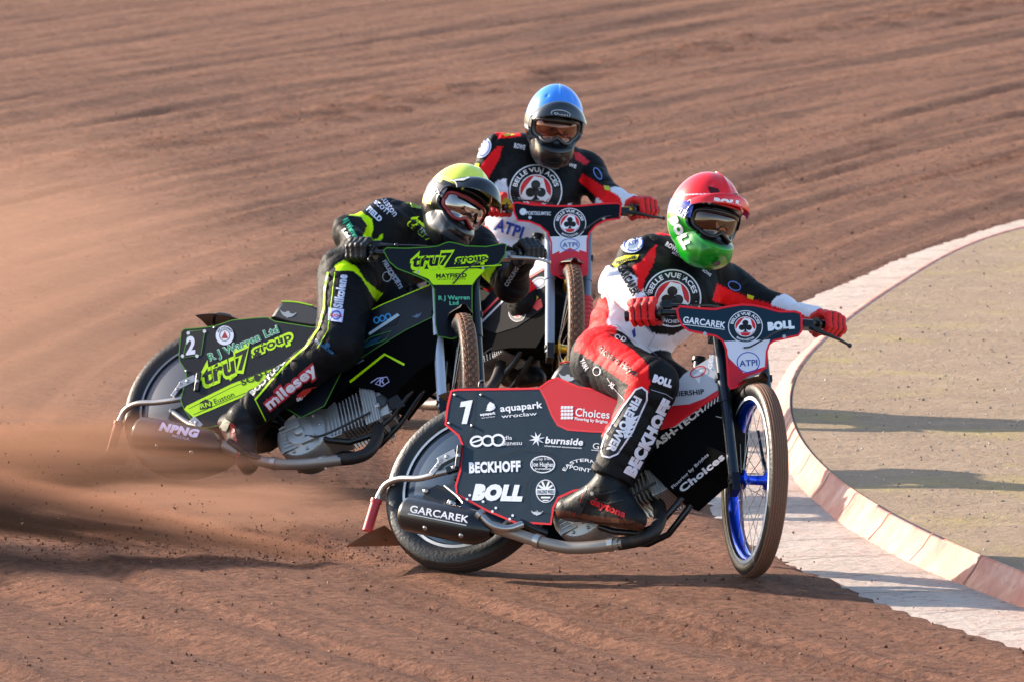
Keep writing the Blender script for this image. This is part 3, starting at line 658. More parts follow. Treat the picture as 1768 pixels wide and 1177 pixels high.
        if 'sil_inks' in K:
            def cyl(x, y, l):
                d = unit(ray(x, y)); o_ = CW-a; dp = d-ax*(d@ax); op = o_-ax*(o_@ax); A_ = dp@dp; B_ = 2*dp@op; C_ = op@op-(rs+.0006+l)**2; D_ = B_*B_-4*A_*C_
                return None if D_ < 0 else CW+d*((-B_-sqrt(D_))/(2*A_))
            K['sil_inks'].put(m, cyl, 5)
        for k in (.35, .8): hexbolt(m, a+ax*Ls*k-unit(fr.Y*.6+fr.Z*.8)*(rs+.002), -unit(fr.Y*.6+fr.Z*.8), .009)
        m.build('silencer', root)
        for i_, sp in enumerate(K['stays']):
            m = MB(); m.tube([q(*p) for p in sp[0]], sp[1], M_STEEL if sp[2] else M_BLACKM, 14, True)
            if 'ringend' in K and i_ == 0: p0, p1 = q(*K['ringend'][0]), q(*K['ringend'][1]); m.tube([p0, p1], .0185, M_STEEL, 18)
            m.build('stay', root)
        # dirt deflector: hinge block, bent tube, sleeve, flap
        m = MB(); m.tube([q(*p) for p in K['def_tube']], .0115, M_STEEL, 14, sub=6)
        for (x, y, f_), (hx, hz, hy), ang, mt in K['def_blocks']:
            d1 = fr.X*cos(radians(ang))+fr.Z*sin(radians(ang)); d2 = np.cross(fr.Y, d1); m.box(q(x, y, f_), [d1, d2, fr.Y], (hx, hz, hy), mt); hexbolt(m, q(x, y, f_)-fr.Y*hy, -fr.Y, .009)
        d_ = m.build('dirt_deflector', root, bevel=.002)
        m = MB(); s0, s1 = q(*K['sleeve'][0]), q(*K['sleeve'][1]); m.tube([s0, s1], .018, K['sleevem'], 16); u_ = unit(s1-s0)
        m.tube([s0-u_*.004, s0+u_*.010], .021, K['sleevem'], 16); m.build('sleeve', d_)
        m = MB(); F_ = [q(*p) for p in K['flap']]; m.prism(F_, unit(np.cross(F_[1]-F_[0], F_[2]-F_[0]))*.003, M_RUST); m.build('flap', d_)
        # chain guard behind
        m = MB(); m.prism([q(x, y, -.075) for x, y in K['hinge']], side(.02), M_BLACKM); hexbolt(m, q(*K['hinge'][1], -.08), -fr.Y, .012)
        for k in range(40): 
            a = 2*pi*k/40; m.box(fr.O+fr.Y*.09+(fr.X*cos(a)+fr.Z*sin(a))*.105, [fr.X*cos(a)+fr.Z*sin(a), -fr.X*sin(a)+fr.Z*cos(a), fr.Y], (.006, .004, .002), M_STEEL)
        m.lathe(fr.O+fr.Y*.09, fr.Y, fr.X, fr.Z, [(.10, -.002), (.10, .002), (.04, .002), (.04, -.002)], M_STEEL, 40, True); m.build('sprocket', root)
    # fork
    fk = K.get('forkm', M_BLACKM)
    for s_ in (-1, 1):
        m = MB(); y_ = .074*s_; mm = K['fork_colors'][0 if s_ < 0 else 1]
        m.tube([ff.w(.0, y_, -.02), ff.w(0, y_, .30)], .019, mm, 18); m.tube([ff.w(0, y_, .30), ff.w(0, y_, .60)], .0225, mm if K.get('one_fork') else M_BLACKM, 18)
        if K.get('gaiter') and s_ > 0:
            for k in range(9): m.tube([ff.w(0, y_, .05+.02*k), ff.w(0, y_, .062+.02*k)], .027, M_REDP, 14); m.tube([ff.w(0, y_, .062+.02*k), ff.w(0, y_, .07+.02*k)], .022, M_REDP, 14)
        m.box(ff.w(-.006, y_, -.018), [ff.X, ff.Y, ff.Z], (.030, .014, .034), M_BLACKM); hexbolt(m, ff.w(.0, y_-.018*(-s_), .0)+ff.Y*.0, ff.Y*s_, .014, M_BLACKM)
        m.tube([ff.w(-.03, y_, -.03), ff.w(-.055, y_*.8, .09), ff.w(-.045, y_*.6, .22)], .007, M_BLACKM, 8)
        m.build('fork_leg', root, bevel=.002)
    m = MB(); m.tube([ff.w(0, -.09, 0), ff.w(0, .09, 0)], .0085, M_STEEL, 12); m.build('axle', root); m = MB()
    for z_ in (.40, .575): m.box(ff.w(-.02, 0, z_), [ff.X, ff.Y, ff.Z], (.035, .10, .013), M_BLACKM)
    m.tube([ff.w(-.035, 0, .36), ff.w(-.035, 0, .60)], .024, M_BLACKM, 16); m.build('fork_yoke', root, bevel=.003)
    # front guard
    m = MB(); rows = []; g0, g1 = K.get('fguard', (52, 118))
    for k in range(18):
        a = radians(g0+(g1-g0)*k/17); d = ff.X*cos(a)+ff.Z*sin(a); wd = .045*min(1, .35+k/6); rows.append([ff.O+d*(.362-.016*u*u+.02*max(0, 1-k/6)**2)+ff.Y*wd*u for u in (-1, -.6, 0, .6, 1)])
    m.slab(rows, M_BLACKP, ff.Z*-.003); m.build('front_mudguard', root)
    # front plate
    m = MB(); m.prism([ff.front(x, y, K['plate_off']) for x, y in K['plate']], ff.X*-.004, MD); K['plate_inks'].put(m, on_front(ff, K['plate_off'])); 
    m.build('front_plate', root)
    # handlebar
    off = K['bar_off']; gr, gl = ff.front(*K['grips'][0], off), ff.front(*K['grips'][1], off); br, bl = ff.front(*K['bends'][0], off+.05), ff.front(*K['bends'][1], off+.05); bm_ = (br+bl)/2-ff.Z*.03
    m = MB(); xr = unit(gr-br); xl = unit(gl-bl)
    m.tube([gr+xr*.05, gr, br, bm_+(br-bm_)*.4, bm_+(bl-bm_)*.4, bl, gl, gl+xl*.05], .0112, K.get('barm', M_BLACKM), 12); m.tube([br, bl], .008, M_BLACKM, 10)
    hb = m.build('handlebar', root)
    for g_, x_ in ((gr, xr), (gl, xl)):
        m = MB(); m.tube([g_-x_*.06, g_+x_*.062], .0165, M_BLACKP, 16); m.tube([g_-x_*.066, g_-x_*.055], .026, M_BLACKP, 16); m.tube([g_+x_*.058, g_+x_*.066], .0195, M_BLACKP, 16); m.build('grip', hb)
    for lv in K['levers']:
        m = MB(); p = [ff.front(x, y, o_) for x, y, o_ in lv['pts']]; m.tube(p, [.010, .008, .0055, .0045][:len(p)] if len(p) > 2 else .006, lv['m'], 10); bm2 = bmesh.new(); bmesh.ops.create_icosphere(bm2, subdivisions=2, radius=.0085); m.add([np.array(v.co[:])+p[-1] for v in bm2.verts], [tuple(v.index for v in f.verts) for f in bm2.faces], lv['m']); bm2.free()
        m.box(p[0], [ff.X, ff.Y, ff.Z], (.014, .02, .014), lv['m']); m.build('lever', hb, bevel=.002)
    for cb in K['cables']: m = MB(); m.tube([ff.front(x, y, o_) for x, y, o_ in cb], .0032, M_BLACKP, 8, sub=8); m.build('cable', hb)
    return root
# reference shapes of the three motorcycles, measured on the photograph
BLUE = mat('anodised_blue', '1450e8', .25, .75, .5, dirt=.25); RINGW = mat('white_ring', 'e4e8ee', .4, dirt=.1)
DISC = mat('wheel_disc', '34485c', .25, .3, .4, dirt=.22, dscale=4); DISC2 = mat('wheel_disc_grey', '424e60', .4, .15, .2, dirt=.25, dscale=4)
fr1, ff1 = frames((812, 840), (1303, 828), 33.8, radians(28), 51)
fr2, ff2 = frames((348, 697), (797, 697), 37.05, radians(33), 60)
fr3, ff3 = frames(None, (981, 602), 39.5, radians(21), 42, rake=20, wb=1.126, psi=radians(46))
Wt, Rd, Nv = 'eef0f6', 'd02c36', '1a2630'
pan1 = [(779, 674), (790, 672), (860, 671), (930, 670), (948, 657), (962, 652), (1000, 668), (1075, 678), (1090, 700), (1088, 760), (1066, 820), (1040, 838), (991, 846), (964, 858), (955, 876), (951, 904), (920, 902), (894, 903), (840, 880), (789, 853), (787, 838), (795, 810), (798, 766), (792, 751), (769, 732), (773, 700)]
I = Inks()
I.poly([(932, 669), (948, 657), (962, 654), (1000, 670), (1074, 680), (1087, 700), (1086, 746), (1020, 744), (980, 741), (963, 733), (953, 716), (943, 690)], 'd01c2c')
I.line([(932, 669), (943, 690), (953, 716), (963, 733), (980, 741), (1020, 744), (1086, 746)], 3.2, 'e2323e')
I.outline(pan1, 3.6, 'f0202c')
I.line([(820, 674), (815, 745), (800, 770)], 1.2, '0c1218')
I.poly([(796, 693), (813, 690), (816, 690), (806, 731), (797, 731), (804, 701), (794, 702)], Wt)
I.text('aquapark', 864, 710, 937, 703, 11.5, Wt, .025).text('wroclaw', 866, 721, 927, 716, 6.5, Wt, .005)
I.text('aquapark', 829, 717, 856, 714, 4.5, Wt, .05).text('wroclaw', 831, 722, 855, 719, 2.5, Wt, 0)
for k in range(4): I.poly([(838+k*1, 708-k*3), (846, 703-k*3.4), (856-k*.8, 701-k*1.6+1), (853, 706-k*1.5), (846, 709-k*2)], Wt)
I.text('Choices', 993, 717, 1052, 722, 14, Wt, .015).text('Flooring by Brights', 992, 724, 1049, 730, 5, Wt, .03)
for a in range(4):
    for b in range(4): I.poly([(969+a*5.4, 700+b*6), (973.6+a*5.4, 700.4+b*6), (972.6+a*5.4, 705+b*6), (968+a*5.4, 704.6+b*6)], Wt)
I.ring(823, 761, 12, 10, 3.6, Wt, rot=-12, a0=25, a1=340).line([(813, 764), (834, 757)], 2.6, Wt).ring(842, 760, 11, 10, 3.6, Wt).ring(860, 759, 12, 11, 3.6, Wt)
I.text('dla', 870, 758, 884, 758, 7, Wt, .0).text('biznesu', 867, 768, 901, 767, 7.5, Wt, .0)
for k in range(8):
    a = radians(k*45-12); I.poly([(927+14*cos(a), 757+14*sin(a)*.9), (927+4*cos(a+.5), 757+4*sin(a+.5)), (927+4*cos(a-.5), 757+4*sin(a-.5))], Wt)
I.disc(927, 757, 4.4, 4.4, Wt, 10).text('burnside', 941, 764, 1006, 768, 11.5, Wt, .03, .15).text('chartered accountants', 940, 770, 1004, 774, 3, Wt, .01)
I.text('G', 1023, 774, 1034, 775, 11, Wt, 0).line([(1021, 776), (1040, 778)], 1, Wt)
I.text('BECKHOFF', 810, 815, 899, 812, 17.5, Wt, .05).text('BOLL', 815, 860, 901, 862, 24, Wt, .09, .22)
I.ring(937, 801, 21.5, 15, 1.8, Wt).text('Joe Hughes', 918, 804, 956, 805, 8, Wt, .015).text('Scrap Iron', 922, 794, 951, 793, 5, Wt, .0).text('International', 924, 810, 951, 810, 3.5, Wt, .02)
I.arc('EASTERN', 1007, 824, 34, 28, -66, 36, 6.5, Wt, .02).text('POINT', 983, 808, 1019, 815, 6.5, Wt, .02)
I.disc(942, 847, 17, 20, Wt, 30).disc(942, 847, 15.6, 18.6, Nv, 30)
for a in (-60, -25, 25, 60): I.line([(942, 845), (942+14*sin(radians(a)), 845-16*cos(radians(a)))], 3.4, Wt)
I.poly([(926, 843), (958, 843), (958, 853), (926, 853)], Wt).text('CHALLENGE WHEELS', 927, 851, 957, 851, 6, Nv, .04)
I.line([(934, 858), (950, 858)], 3, Wt).line([(937, 863), (947, 863)], 2, Wt)
I.wings(927, 884, 11, 'c8ccd4', 2)
I.line([(932, 805), (910, 830), (905, 860), (915, 880), (950, 885)], .9, '0e161d').line([(860, 788), (900, 776), (950, 780), (965, 800), (968, 830)], .8, '0e161d')
for k in ((810, 742), (847, 730)): pass
def dots(I, L, c=Wt, r=2.3):
    for x, y in L: I.disc(x, y, r, r, c, 12)
dots(I, [(811, 854), (806, 861), (834, 865), (856, 876), (850, 882), (885, 889), (880, 895)])
pl1 = [(1169, 534), (1174, 529), (1192, 531), (1215, 533), (1235, 534), (1254, 530), (1281, 526), (1300, 527), (1320, 531), (1345, 538), (1372, 538), (1382, 541), (1384, 549), (1384, 571), (1378, 579), (1354, 584), (1336, 588), (1328, 594), (1324, 606), (1322, 634), (1300, 648), (1270, 668), (1262, 670), (1258, 664), (1256, 630), (1254, 603), (1248, 588), (1236, 580), (1190, 571), (1178, 562), (1171, 548)]
J = Inks(); J.poly([(1250, 589), (1330, 586), (1325, 598), (1322, 632), (1284, 643), (1258, 617)], 'dcdae6').poly([(1258, 617), (1284, 643), (1322, 632), (1322, 634), (1270, 668), (1262, 670), (1258, 664)], 'd01c2c')
J.outline(pl1, 3.6, 'f0202c').badge(1287, 564, 30, .93, dark='14262f')
J.text('GARCAREK', 1179, 557, 1252, 567, 11, Wt, .025).line([(1179, 560), (1251, 569)], 1.1, Wt).text('BOLL', 1326, 570, 1372, 566, 12.5, Wt, .09)
J.ring(1292, 625, 20, 18, 1.6, '2848b0').text('ATPI', 1277, 632, 1308, 630, 10.5, '24408a', .02); dots(J, [(1217, 576), (1354, 581)], 'b0b4bc', 3.2)
TI = Inks(); TI.poly([(1160, 700), (1178, 698), (1190, 697), (1216, 687), (1240, 672), (1251, 652), (1250, 668), (1239, 684), (1205, 706), (1165, 735), (1140, 742), (1145, 720)], 'd81c28')
TI.text('PREMIERSHIP', 1140, 686, 1216, 679, 8.5, '16161c', .03).line([(1252, 604), (1256, 640), (1252, 660), (1240, 678), (1205, 702), (1160, 736)], 3, 'f0202c').text('GES', 1229, 637, 1232, 612, 7, 'f6f6fa', .04)
TI.poly([(1196, 648), (1212, 636), (1208, 662)], 'f4f4f8').ring(1205, 641, 15, 9, 2.2, 'd8303c', rot=-25)
CI = Inks(); CI.text('ASH-TECH', 1134, 773, 1215, 709, 11.5, 'd9cfc8', .05)
for k in range(5): CI.line([(1217+k*5.4, 708-k*3.8), (1219+k*5.4, 690-k*3.2)], 2.3, 'd9cfc8')
CI.text('Flooring by Brights', 1162, 843, 1224, 785, 5.5, 'b9b2b4', .02).text('Choices', 1178, 850, 1252, 790, 12, 'c2bcc0', .04).line([(1236, 718), (1252, 722)], 1.1, 'bcbcc4')
SI = Inks(); SI.wings(980, 651, 17, 'b9bcc4', 8)
LI = Inks(); LI.text('GARCAREK', 707, 883, 808, 902, 12.5, 'e8e8ee', .02).line([(704, 886), (805, 906)], 1.2, 'e8e8ee')
B1 = dict(fr=fr1, ff=ff1, label='navy and red speedway motorcycle numbered 1 with a blue spoked front wheel, nearest the kerb', accent='e01c28', dark='0f2a3a', tankc='c8cbd4', disc=DISC, ring=RINGW, rim=BLUE, fring=RINGW,
    panel=pan1, panel_inks=I, bolts=[(786, 681), (831, 681), (776, 730), (815, 734)], guard=(62, 118), grab=[(828, 672), (829, 660), (836, 657)], seat=[(948, 653), (955, 641), (966, 627), (985, 624), (1012, 629), (1038, 641), (1065, 660), (1080, 682), (1050, 681), (1000, 678), (972, 668)], seat_inks=SI, piping=[(966, 627), (985, 624), (1012, 630), (1040, 641), (1062, 648)],
    tank=[(1168, 660), (1180, 645), (1200, 632), (1248, 603), (1253, 604), (1257, 640), (1253, 664), (1240, 682), (1205, 706), (1165, 738), (1100, 740), (1080, 700), (1090, 676), (1140, 668)], tank_inks=TI, cap=((1205, 650), (1207, 624)),
    cover=[(1080, 700), (1165, 735), (1240, 680), (1256, 660), (1258, 740), (1252, 790), (1215, 812), (1172, 850), (1150, 840), (1120, 810), (1085, 805), (1075, 740)], cover_inks=CI,
    crank=(1000, 882), head=(1118, 822), pipe=[(838, 906, -.19), (870, 915, -.17), (905, 926, -.15), (945, 938, -.14), (985, 945, -.13), (1030, 943, -.13), (1075, 937, -.12)], clamps=[((925, 932, -.145), (934, 935, -.145)), ((1052, 940, -.125), (1061, 939, -.125))],
    pipe_dark=[(1068, 938, -.12), (1100, 932, -.11), (1128, 918, -.09), (1140, 893, -.06), (1136, 868, -.02), (1120, 845, 0)],
    silencer=[(700, 885, -.19), (838, 914, -.19)], sil_r=.062, sil_inks=LI, ringend=((826, 884, -.24), (832, 890, -.235)),
    stays=[([(830, 888, -.235), (850, 906, -.22), (876, 912, -.2), (902, 904, -.17)], .0125, 1), ([(898, 900, -.15), (925, 912, -.13), (945, 920, -.11)], .012, 0), ([(768, 838, -.11), (790, 856, -.13), (800, 868, -.15)], .005, 1)],
    def_tube=[(800, 806, -.10), (757, 817, -.11), (725, 825, -.10), (690, 826, -.08), (668, 835, -.06), (656, 852, -.045), (650, 868, -.04)], def_blocks=[((757, 806, -.115), (.010, .034, .012), -28, M_STEEL), ((774, 790, -.115), (.036, .016, .012), 32, M_STEEL), ((794, 788, -.12), (.010, .042, .012), 8, M_BLACKM), ((785, 808, -.11), (.03, .012, .01), 22, M_BLACKM), ((780, 868, -.13), (.018, .008, .004), -20, M_STEEL)],
    sleeve=((650, 863, -.04), (634, 916, -.03)), sleevem=M_REDP, flap=[(598, 942, -.13), (632, 920, -.07), (664, 906, -.02), (684, 922, .05), (690, 940, .09)], hinge=[(728, 862), (735, 846), (755, 836), (775, 842), (790, 858), (780, 872), (750, 872)],
    fork_colors=(mat('navy_fork', '1c2733', .35, .4, .4, dirt=.2),)*2, one_fork=True, plate=pl1, plate_inks=J, plate_off=.075, bar_off=-.02, grips=[(1112, 544), (1432, 564)], bends=[(1165, 540), (1388, 556)],
    levers=[dict(pts=[(1394, 562, .03), (1415, 572, .05), (1445, 584, .05), (1467, 596, .04)], m=M_BLACKM), dict(pts=[(1150, 528, .0), (1172, 528, .02), (1190, 529, .03)], m=M_BLACKM)],
    cables=[[(1384, 566, .03), (1345, 571, .1), (1318, 586, .11), (1296, 598, .09), (1284, 600, .08)], [(1190, 528, .02), (1220, 527, .0), (1250, 532, -.03)]])
# yellow and black machine
pan2 = [(313, 573), (318, 568), (345, 566), (371, 563), (400, 553), (440, 549), (462, 548), (475, 555), (540, 565), (575, 560), (600, 620), (560, 700), (520, 720), (470, 690), (420, 725), (355, 738), (330, 722), (318, 706), (312, 690), (322, 650), (321, 640), (310, 622), (309, 610)]
Y2, W2, K2 = 'c4f400', 'dfe2ee', '0d1017'
I = Inks(); I.outline(pan2, 1.6, '4f8a24')
I.poly([(318, 706), (322, 700), (400, 662), (480, 632), (500, 634), (470, 668), (420, 684), (334, 720)], Y2).line([(326, 705), (400, 668), (470, 640)], 1, K2).line([(334, 715), (420, 679), (470, 662)], 1, K2)
I.text('tru7', 347, 668, 436, 629, 33, Y2, .13, .3).text('group', 434, 616, 508, 584, 17, Y2, .13, .15).text('tru7', 351, 665, 432, 630, 29, K2, .035, .3).text('group', 438, 613, 504, 585, 14, K2, .03, .15)
for a, b_ in (((352, 667), (434, 630)),): pass
I.text('R J Warren Ltd', 362, 623, 483, 573, 13, 'cfe8dc', .06).text('R J Warren Ltd', 362, 623, 483, 573, 13, '1f8a58', .02)
I.poly([(326, 572), (354, 569), (347, 612), (315, 618)], '0a0c12').outline([(326, 572), (354, 569), (347, 612), (315, 618)], 1.4, '4c8a2e'); I.text('2', 321, 611, 337, 609, 29, W2, .045, .15)
dots(I, [(325, 575), (353, 572), (315, 614), (340, 614)], 'd0d4dc', 3)
I.disc(388, 579, 15.5, 16.5, W2, 30).ring(388, 579, 9.5, 10, 1.4, '3a4050').poly([(382, 584), (388, 572), (394, 584)], 'a02830').arc('ACADEMY', 388, 579, 11, 11.5, -70, 70, 3.6, '2a3040', .03)
I.text('SCOTT', 418, 665, 478, 641, 11, '13280c', .03).disc(444, 652, 5.5, 6, '0d1409', 16); I.text('Euston', 371, 697, 405, 683, 9, '2c4a10', .01).poly([(345, 703), (345, 694), (355, 688), (366, 693), (366, 703), (345, 707)], '13200a').text('RN', 347, 704, 364, 700, 8, Y2, .02)
pl2 = [(662, 433), (668, 428), (700, 429), (740, 427), (756, 425), (768, 420), (776, 418), (790, 421), (804, 425), (840, 426), (868, 421), (874, 422), (872, 440), (862, 455), (838, 464), (824, 478), (815, 494), (815, 560), (808, 575), (780, 585), (756, 580), (752, 560), (750, 500), (743, 489), (728, 480), (705, 471), (686, 464), (672, 452)]
J = Inks(); J.outline(pl2, 1.8, '4f8a24').poly([(712, 470), (724, 466), (824, 464), (838, 466), (822, 482), (815, 492), (748, 492), (740, 482)], Y2).line([(716, 467), (780, 463), (866, 458)], 1.6, Y2).line([(748, 495), (815, 495)], 1.2, K2)
J.text('tru7', 706, 463, 780, 459, 24, Y2, .13, .25).text('group', 784, 455, 843, 450, 13, Y2, .13, .15).text('tru7', 710, 461, 777, 457, 20.5, K2, .035, .25).text('group', 787, 453, 840, 449, 10, K2, .03, .15)
J.text('MAYFIELD', 753, 480, 806, 479, 7, '16240c', .05).text('SPORTS EVENTS', 755, 484, 804, 483, 2.6, '16240c', .01).text('R J Warren', 757, 518, 811, 517, 7, '58b890', .04).text('Ltd', 776, 527, 792, 526, 6.5, '58b890', .04); dots(J, [(722, 470), (834, 463)], 'b0b4bc', 2.6)
TI = Inks(); TI.line([(612, 550), (660, 526), (742, 492)], 1.6, Y2).line([(590, 640), (650, 600), (700, 570), (745, 548)], 1.2, '4f8a24')
TI.poly([(640, 571), (656, 553), (676, 546), (690, 543), (684, 560)], '101318')
for k in range(3): TI.ring(650+k*10, 553-k*3, 5.5, 6, 2.2, '3c9ad8')
TI.poly([(636, 575), (686, 541), (690, 545), (638, 579)], 'b8ccd8').line([(612, 606), (640, 582), (676, 571), (666, 586), (612, 606)], 1.2, '3f8a3c').poly([(618, 602), (642, 586), (660, 580), (650, 592)], '17405a').wings(720, 545, 9, '5a6f8a', -20)
CI = Inks(); CI.line([(604, 659), (664, 611), (698, 629)], 4, Y2).ring(580, 641, 6, 6, 1.5, '7a4a9a').line([(588, 640), (628, 621)], 2.5, '8a90a8')
CI.line([(640, 660), (652, 652), (668, 650), (672, 658), (660, 666), (648, 662), (656, 654)], 1.6, 'b8b4dc').text('R', 655, 664, 664, 662, 12, 'b8b4dc', .01, .3)
CI.poly([(668, 690), (686, 680), (700, 700), (676, 706)], '161414')
SI = Inks(); SI.wings(497, 542, 15, '9aa0a8', 10)
LI = Inks(); LI.text('NPNG', 274, 741, 340, 754, 13, 'c9c3ea', .07, .25).text('MEDIA', 297, 753, 327, 760, 5, 'a49cc0', .02).ring(280, 742, 15, 17, 2, '5a2a7a', a0=100, a1=300)
def tr(pts, dx=0, dy=0): return pts
B2 = dict(fr=fr2, ff=ff2, label='black and neon yellow speedway motorcycle numbered 2 throwing up dust behind', accent='b0f000', dark='0e1118', tankc='10131b', disc=DISC2, ring=mat('grey_ring', '8c93a0', .4), rim=M_BLACKM, treaded=True,
    panel=pan2, panel_inks=I, bolts=[(322, 640), (370, 566)], guard=(68, 104), grab=[(368, 560), (374, 543), (396, 545), (398, 553)], seat=[(466, 548), (474, 535), (486, 520), (510, 521), (540, 527), (565, 540), (575, 560), (545, 565), (500, 558), (480, 552)], seat_inks=SI, piping=[(486, 521), (510, 522), (540, 528)],
    tank=[(575, 565), (612, 549), (660, 525), (700, 507), (748, 488), (752, 500), (754, 530), (748, 548), (700, 572), (650, 602), (600, 640), (560, 650), (560, 600)], tank_inks=TI, cap=((713, 525), (713, 500)),
    cover=[(560, 640), (600, 640), (650, 602), (700, 572), (752, 545), (756, 580), (750, 620), (715, 645), (690, 670), (675, 690), (650, 672), (600, 665), (560, 700), (520, 700)], cover_inks=CI,
    crank=(520, 748), head=(628, 702), pipe=[(385, 768, -.19), (410, 780, -.17), (440, 792, -.15), (475, 800, -.14), (520, 801, -.13), (560, 797, -.13), (590, 793, -.12)], clamps=[((470, 799, -.14), (478, 800, -.14)), ((553, 798, -.125), (561, 797, -.125))],
    pipe_dark=[(585, 793, -.12), (612, 790, -.11), (636, 780, -.09), (650, 758, -.07), (652, 735, -.04), (640, 715, 0)],
    silencer=[(240, 748, -.19), (372, 772, -.19)], sil_r=.068, sil_inks=LI,
    stays=[([(300, 712, -.12), (322, 728, -.13), (340, 736, -.14)], .011, 1), ([(395, 760, -.2), (430, 785, -.18), (450, 790, -.16)], .011, 0)],
    def_tube=[(330, 684, -.11), (302, 690, -.11), (270, 694, -.10), (238, 696, -.09), (218, 706, -.07), (208, 722, -.055), (204, 734, -.05)], def_blocks=[((308, 674, -.115), (.010, .032, .012), -22, M_STEEL), ((326, 660, -.115), (.034, .016, .012), 32, M_STEEL), ((343, 660, -.12), (.010, .040, .012), 10, M_BLACKM), ((332, 684, -.11), (.03, .012, .01), 20, M_BLACKM), ((340, 730, -.14), (.03, .014, .006), -35, M_STEEL)],
    sleeve=((205, 730, -.05), (190, 782, -.04)), sleevem=mat('copper_sleeve', 'b06a58', .5, .2, dirt=.5), flap=[(156, 800, -.12), (186, 782, -.05), (212, 772, -.01), (222, 780, .08), (216, 800, .09)], hinge=[(290, 722), (296, 708), (314, 700), (330, 706), (340, 722), (330, 734), (300, 732)],
    fork_colors=(mat('grey_fork', 'b4c0d4', .45, .2, 0, dirt=.1), M_BLACKM), one_fork=True, plate=pl2, plate_inks=J, plate_off=.075, bar_off=-.02, grips=[(622, 437), (915, 438)], bends=[(662, 437), (862, 440)],
    levers=[dict(pts=[(872, 444, .03), (890, 445, .05), (925, 447, .05), (948, 453, .04)], m=M_STEEL), dict(pts=[(650, 424, .0), (668, 424, .02), (684, 424, .03)], m=M_BLACKM)],
    cables=[[(864, 444, .03), (830, 450, .1), (800, 470, .11), (788, 484, .09), (782, 490, .08)], [(684, 424, .02), (710, 424, .03), (750, 426, .0)], [(650, 430, .02), (636, 448, .05), (645, 462, .02)]])
pl3 = [(886, 352), (892, 350), (920, 354), (960, 356), (1000, 356), (1040, 352), (1066, 351), (1072, 354), (1070, 378), (1058, 379), (1044, 381), (1028, 390), (1018, 402), (1014, 414), (1014, 470), (1004, 480), (968, 480), (952, 470), (952, 420), (946, 402), (932, 390), (914, 383), (894, 381), (888, 368)]
J = Inks(); J.poly([(948, 409), (1016, 407), (1014, 445), (952, 450)], 'dcdce8').poly([(952, 440), (982, 426), (1014, 436), (1014, 476), (952, 476)], 'd8303c').poly([(966, 408), (1000, 408), (1000, 436), (984, 428), (966, 438)], 'dcdce8').outline(pl3, 3, 'f0202c').badge(984, 386, 28, .95, dark='131820')
J.ring(984, 423, 17, 11, 1.4, '3c5cb8').text('ATPI', 971, 427, 997, 426, 7.5, '30509c', .02).disc(903, 366, 6, 6, 'd8dce6', 14).text('PORTSGUMTEC', 909, 371, 951, 372, 6, 'd0d4de', .03); dots(J, [(915, 376), (1042, 377)], 'b8bcc4', 3)
TB = Inks(); TB.line([(819, 557), (868, 507), (948, 459)], 3.6, 'd8303c').poly([(866, 503), (904, 478), (948, 421), (950, 456), (868, 503)], 'cfd0e0').line([(822, 566), (872, 516), (892, 502)], 3.2, 'aeb2be').badge(893, 540, 15, 1.05, False).disc(930, 489, 15, 10, '8a90a4', 20, rot=-25).ring(930, 489, 12, 8, 2, '3a4058', rot=-25)
TB.poly([(893, 505), (898, 498), (912, 498), (930, 514), (923, 522), (906, 512), (896, 511)], 'd2b820').poly([(922, 521), (934, 516), (937, 530), (928, 537), (920, 532)], 'c82028')
B3 = dict(own=('tank', 'cover'), matte=1, tank_inks=TB, fr=fr3, ff=ff3, ref=fr1, label='red and black speedway motorcycle with gold clutch cover running behind the other two', accent='e01c28', dark='141a22', tankc='14161c', disc=DISC2, ring=RINGW, rim=M_GOLD, treaded=True,
    panel=pan1, bolts=[], guard=(62, 118), grab=B1['grab'], seat=B1['seat'], piping=B1['piping'], tank=[(800, 560), (850, 500), (900, 470), (948, 415), (952, 425), (952, 500), (936, 537), (892, 566), (857, 577), (822, 566)], cap=B1['cap'], cover=[(800, 570), (825, 566), (857, 577), (892, 566), (936, 537), (952, 505), (950, 560), (925, 600), (880, 600), (820, 610)], crank=B1['crank'], head=B1['head'],
    pipe=B1['pipe'], clamps=B1['clamps'], pipe_dark=B1['pipe_dark'], silencer=B1['silencer'], stays=B1['stays'], def_tube=B1['def_tube'], def_blocks=B1['def_blocks'], sleeve=B1['sleeve'], sleevem=M_REDP, flap=B1['flap'], hinge=B1['hinge'],
    fork_colors=(mat('pale_fork', '7f90aa', .6, .1, 0, dirt=.2), mat('grey_fork2', '6a7486', .4, .5)), one_fork=True, gaiter=True, fguard=(50, 112), plate=pl3, plate_inks=J, plate_off=.075, bar_off=-.02, grips=[(856, 358), (1112, 363)], bends=[(890, 358), (1074, 362)],
    levers=[dict(pts=[(1078, 366, .03), (1098, 368, .05), (1124, 374, .05), (1146, 377, .04)], m=M_BLACKM), dict(pts=[(872, 350, .02), (880, 352, .03), (884, 356, .03)], m=M_GOLD)],
    cables=[[(1074, 372, .03), (1040, 376, .1), (1010, 396, .11), (1000, 404, .09)], [(884, 346, .02), (920, 347, .03), (955, 352, .0)]], barm=M_GOLD)
BIKES = [motorcycle(b) for b in (B1, B2, B3)]

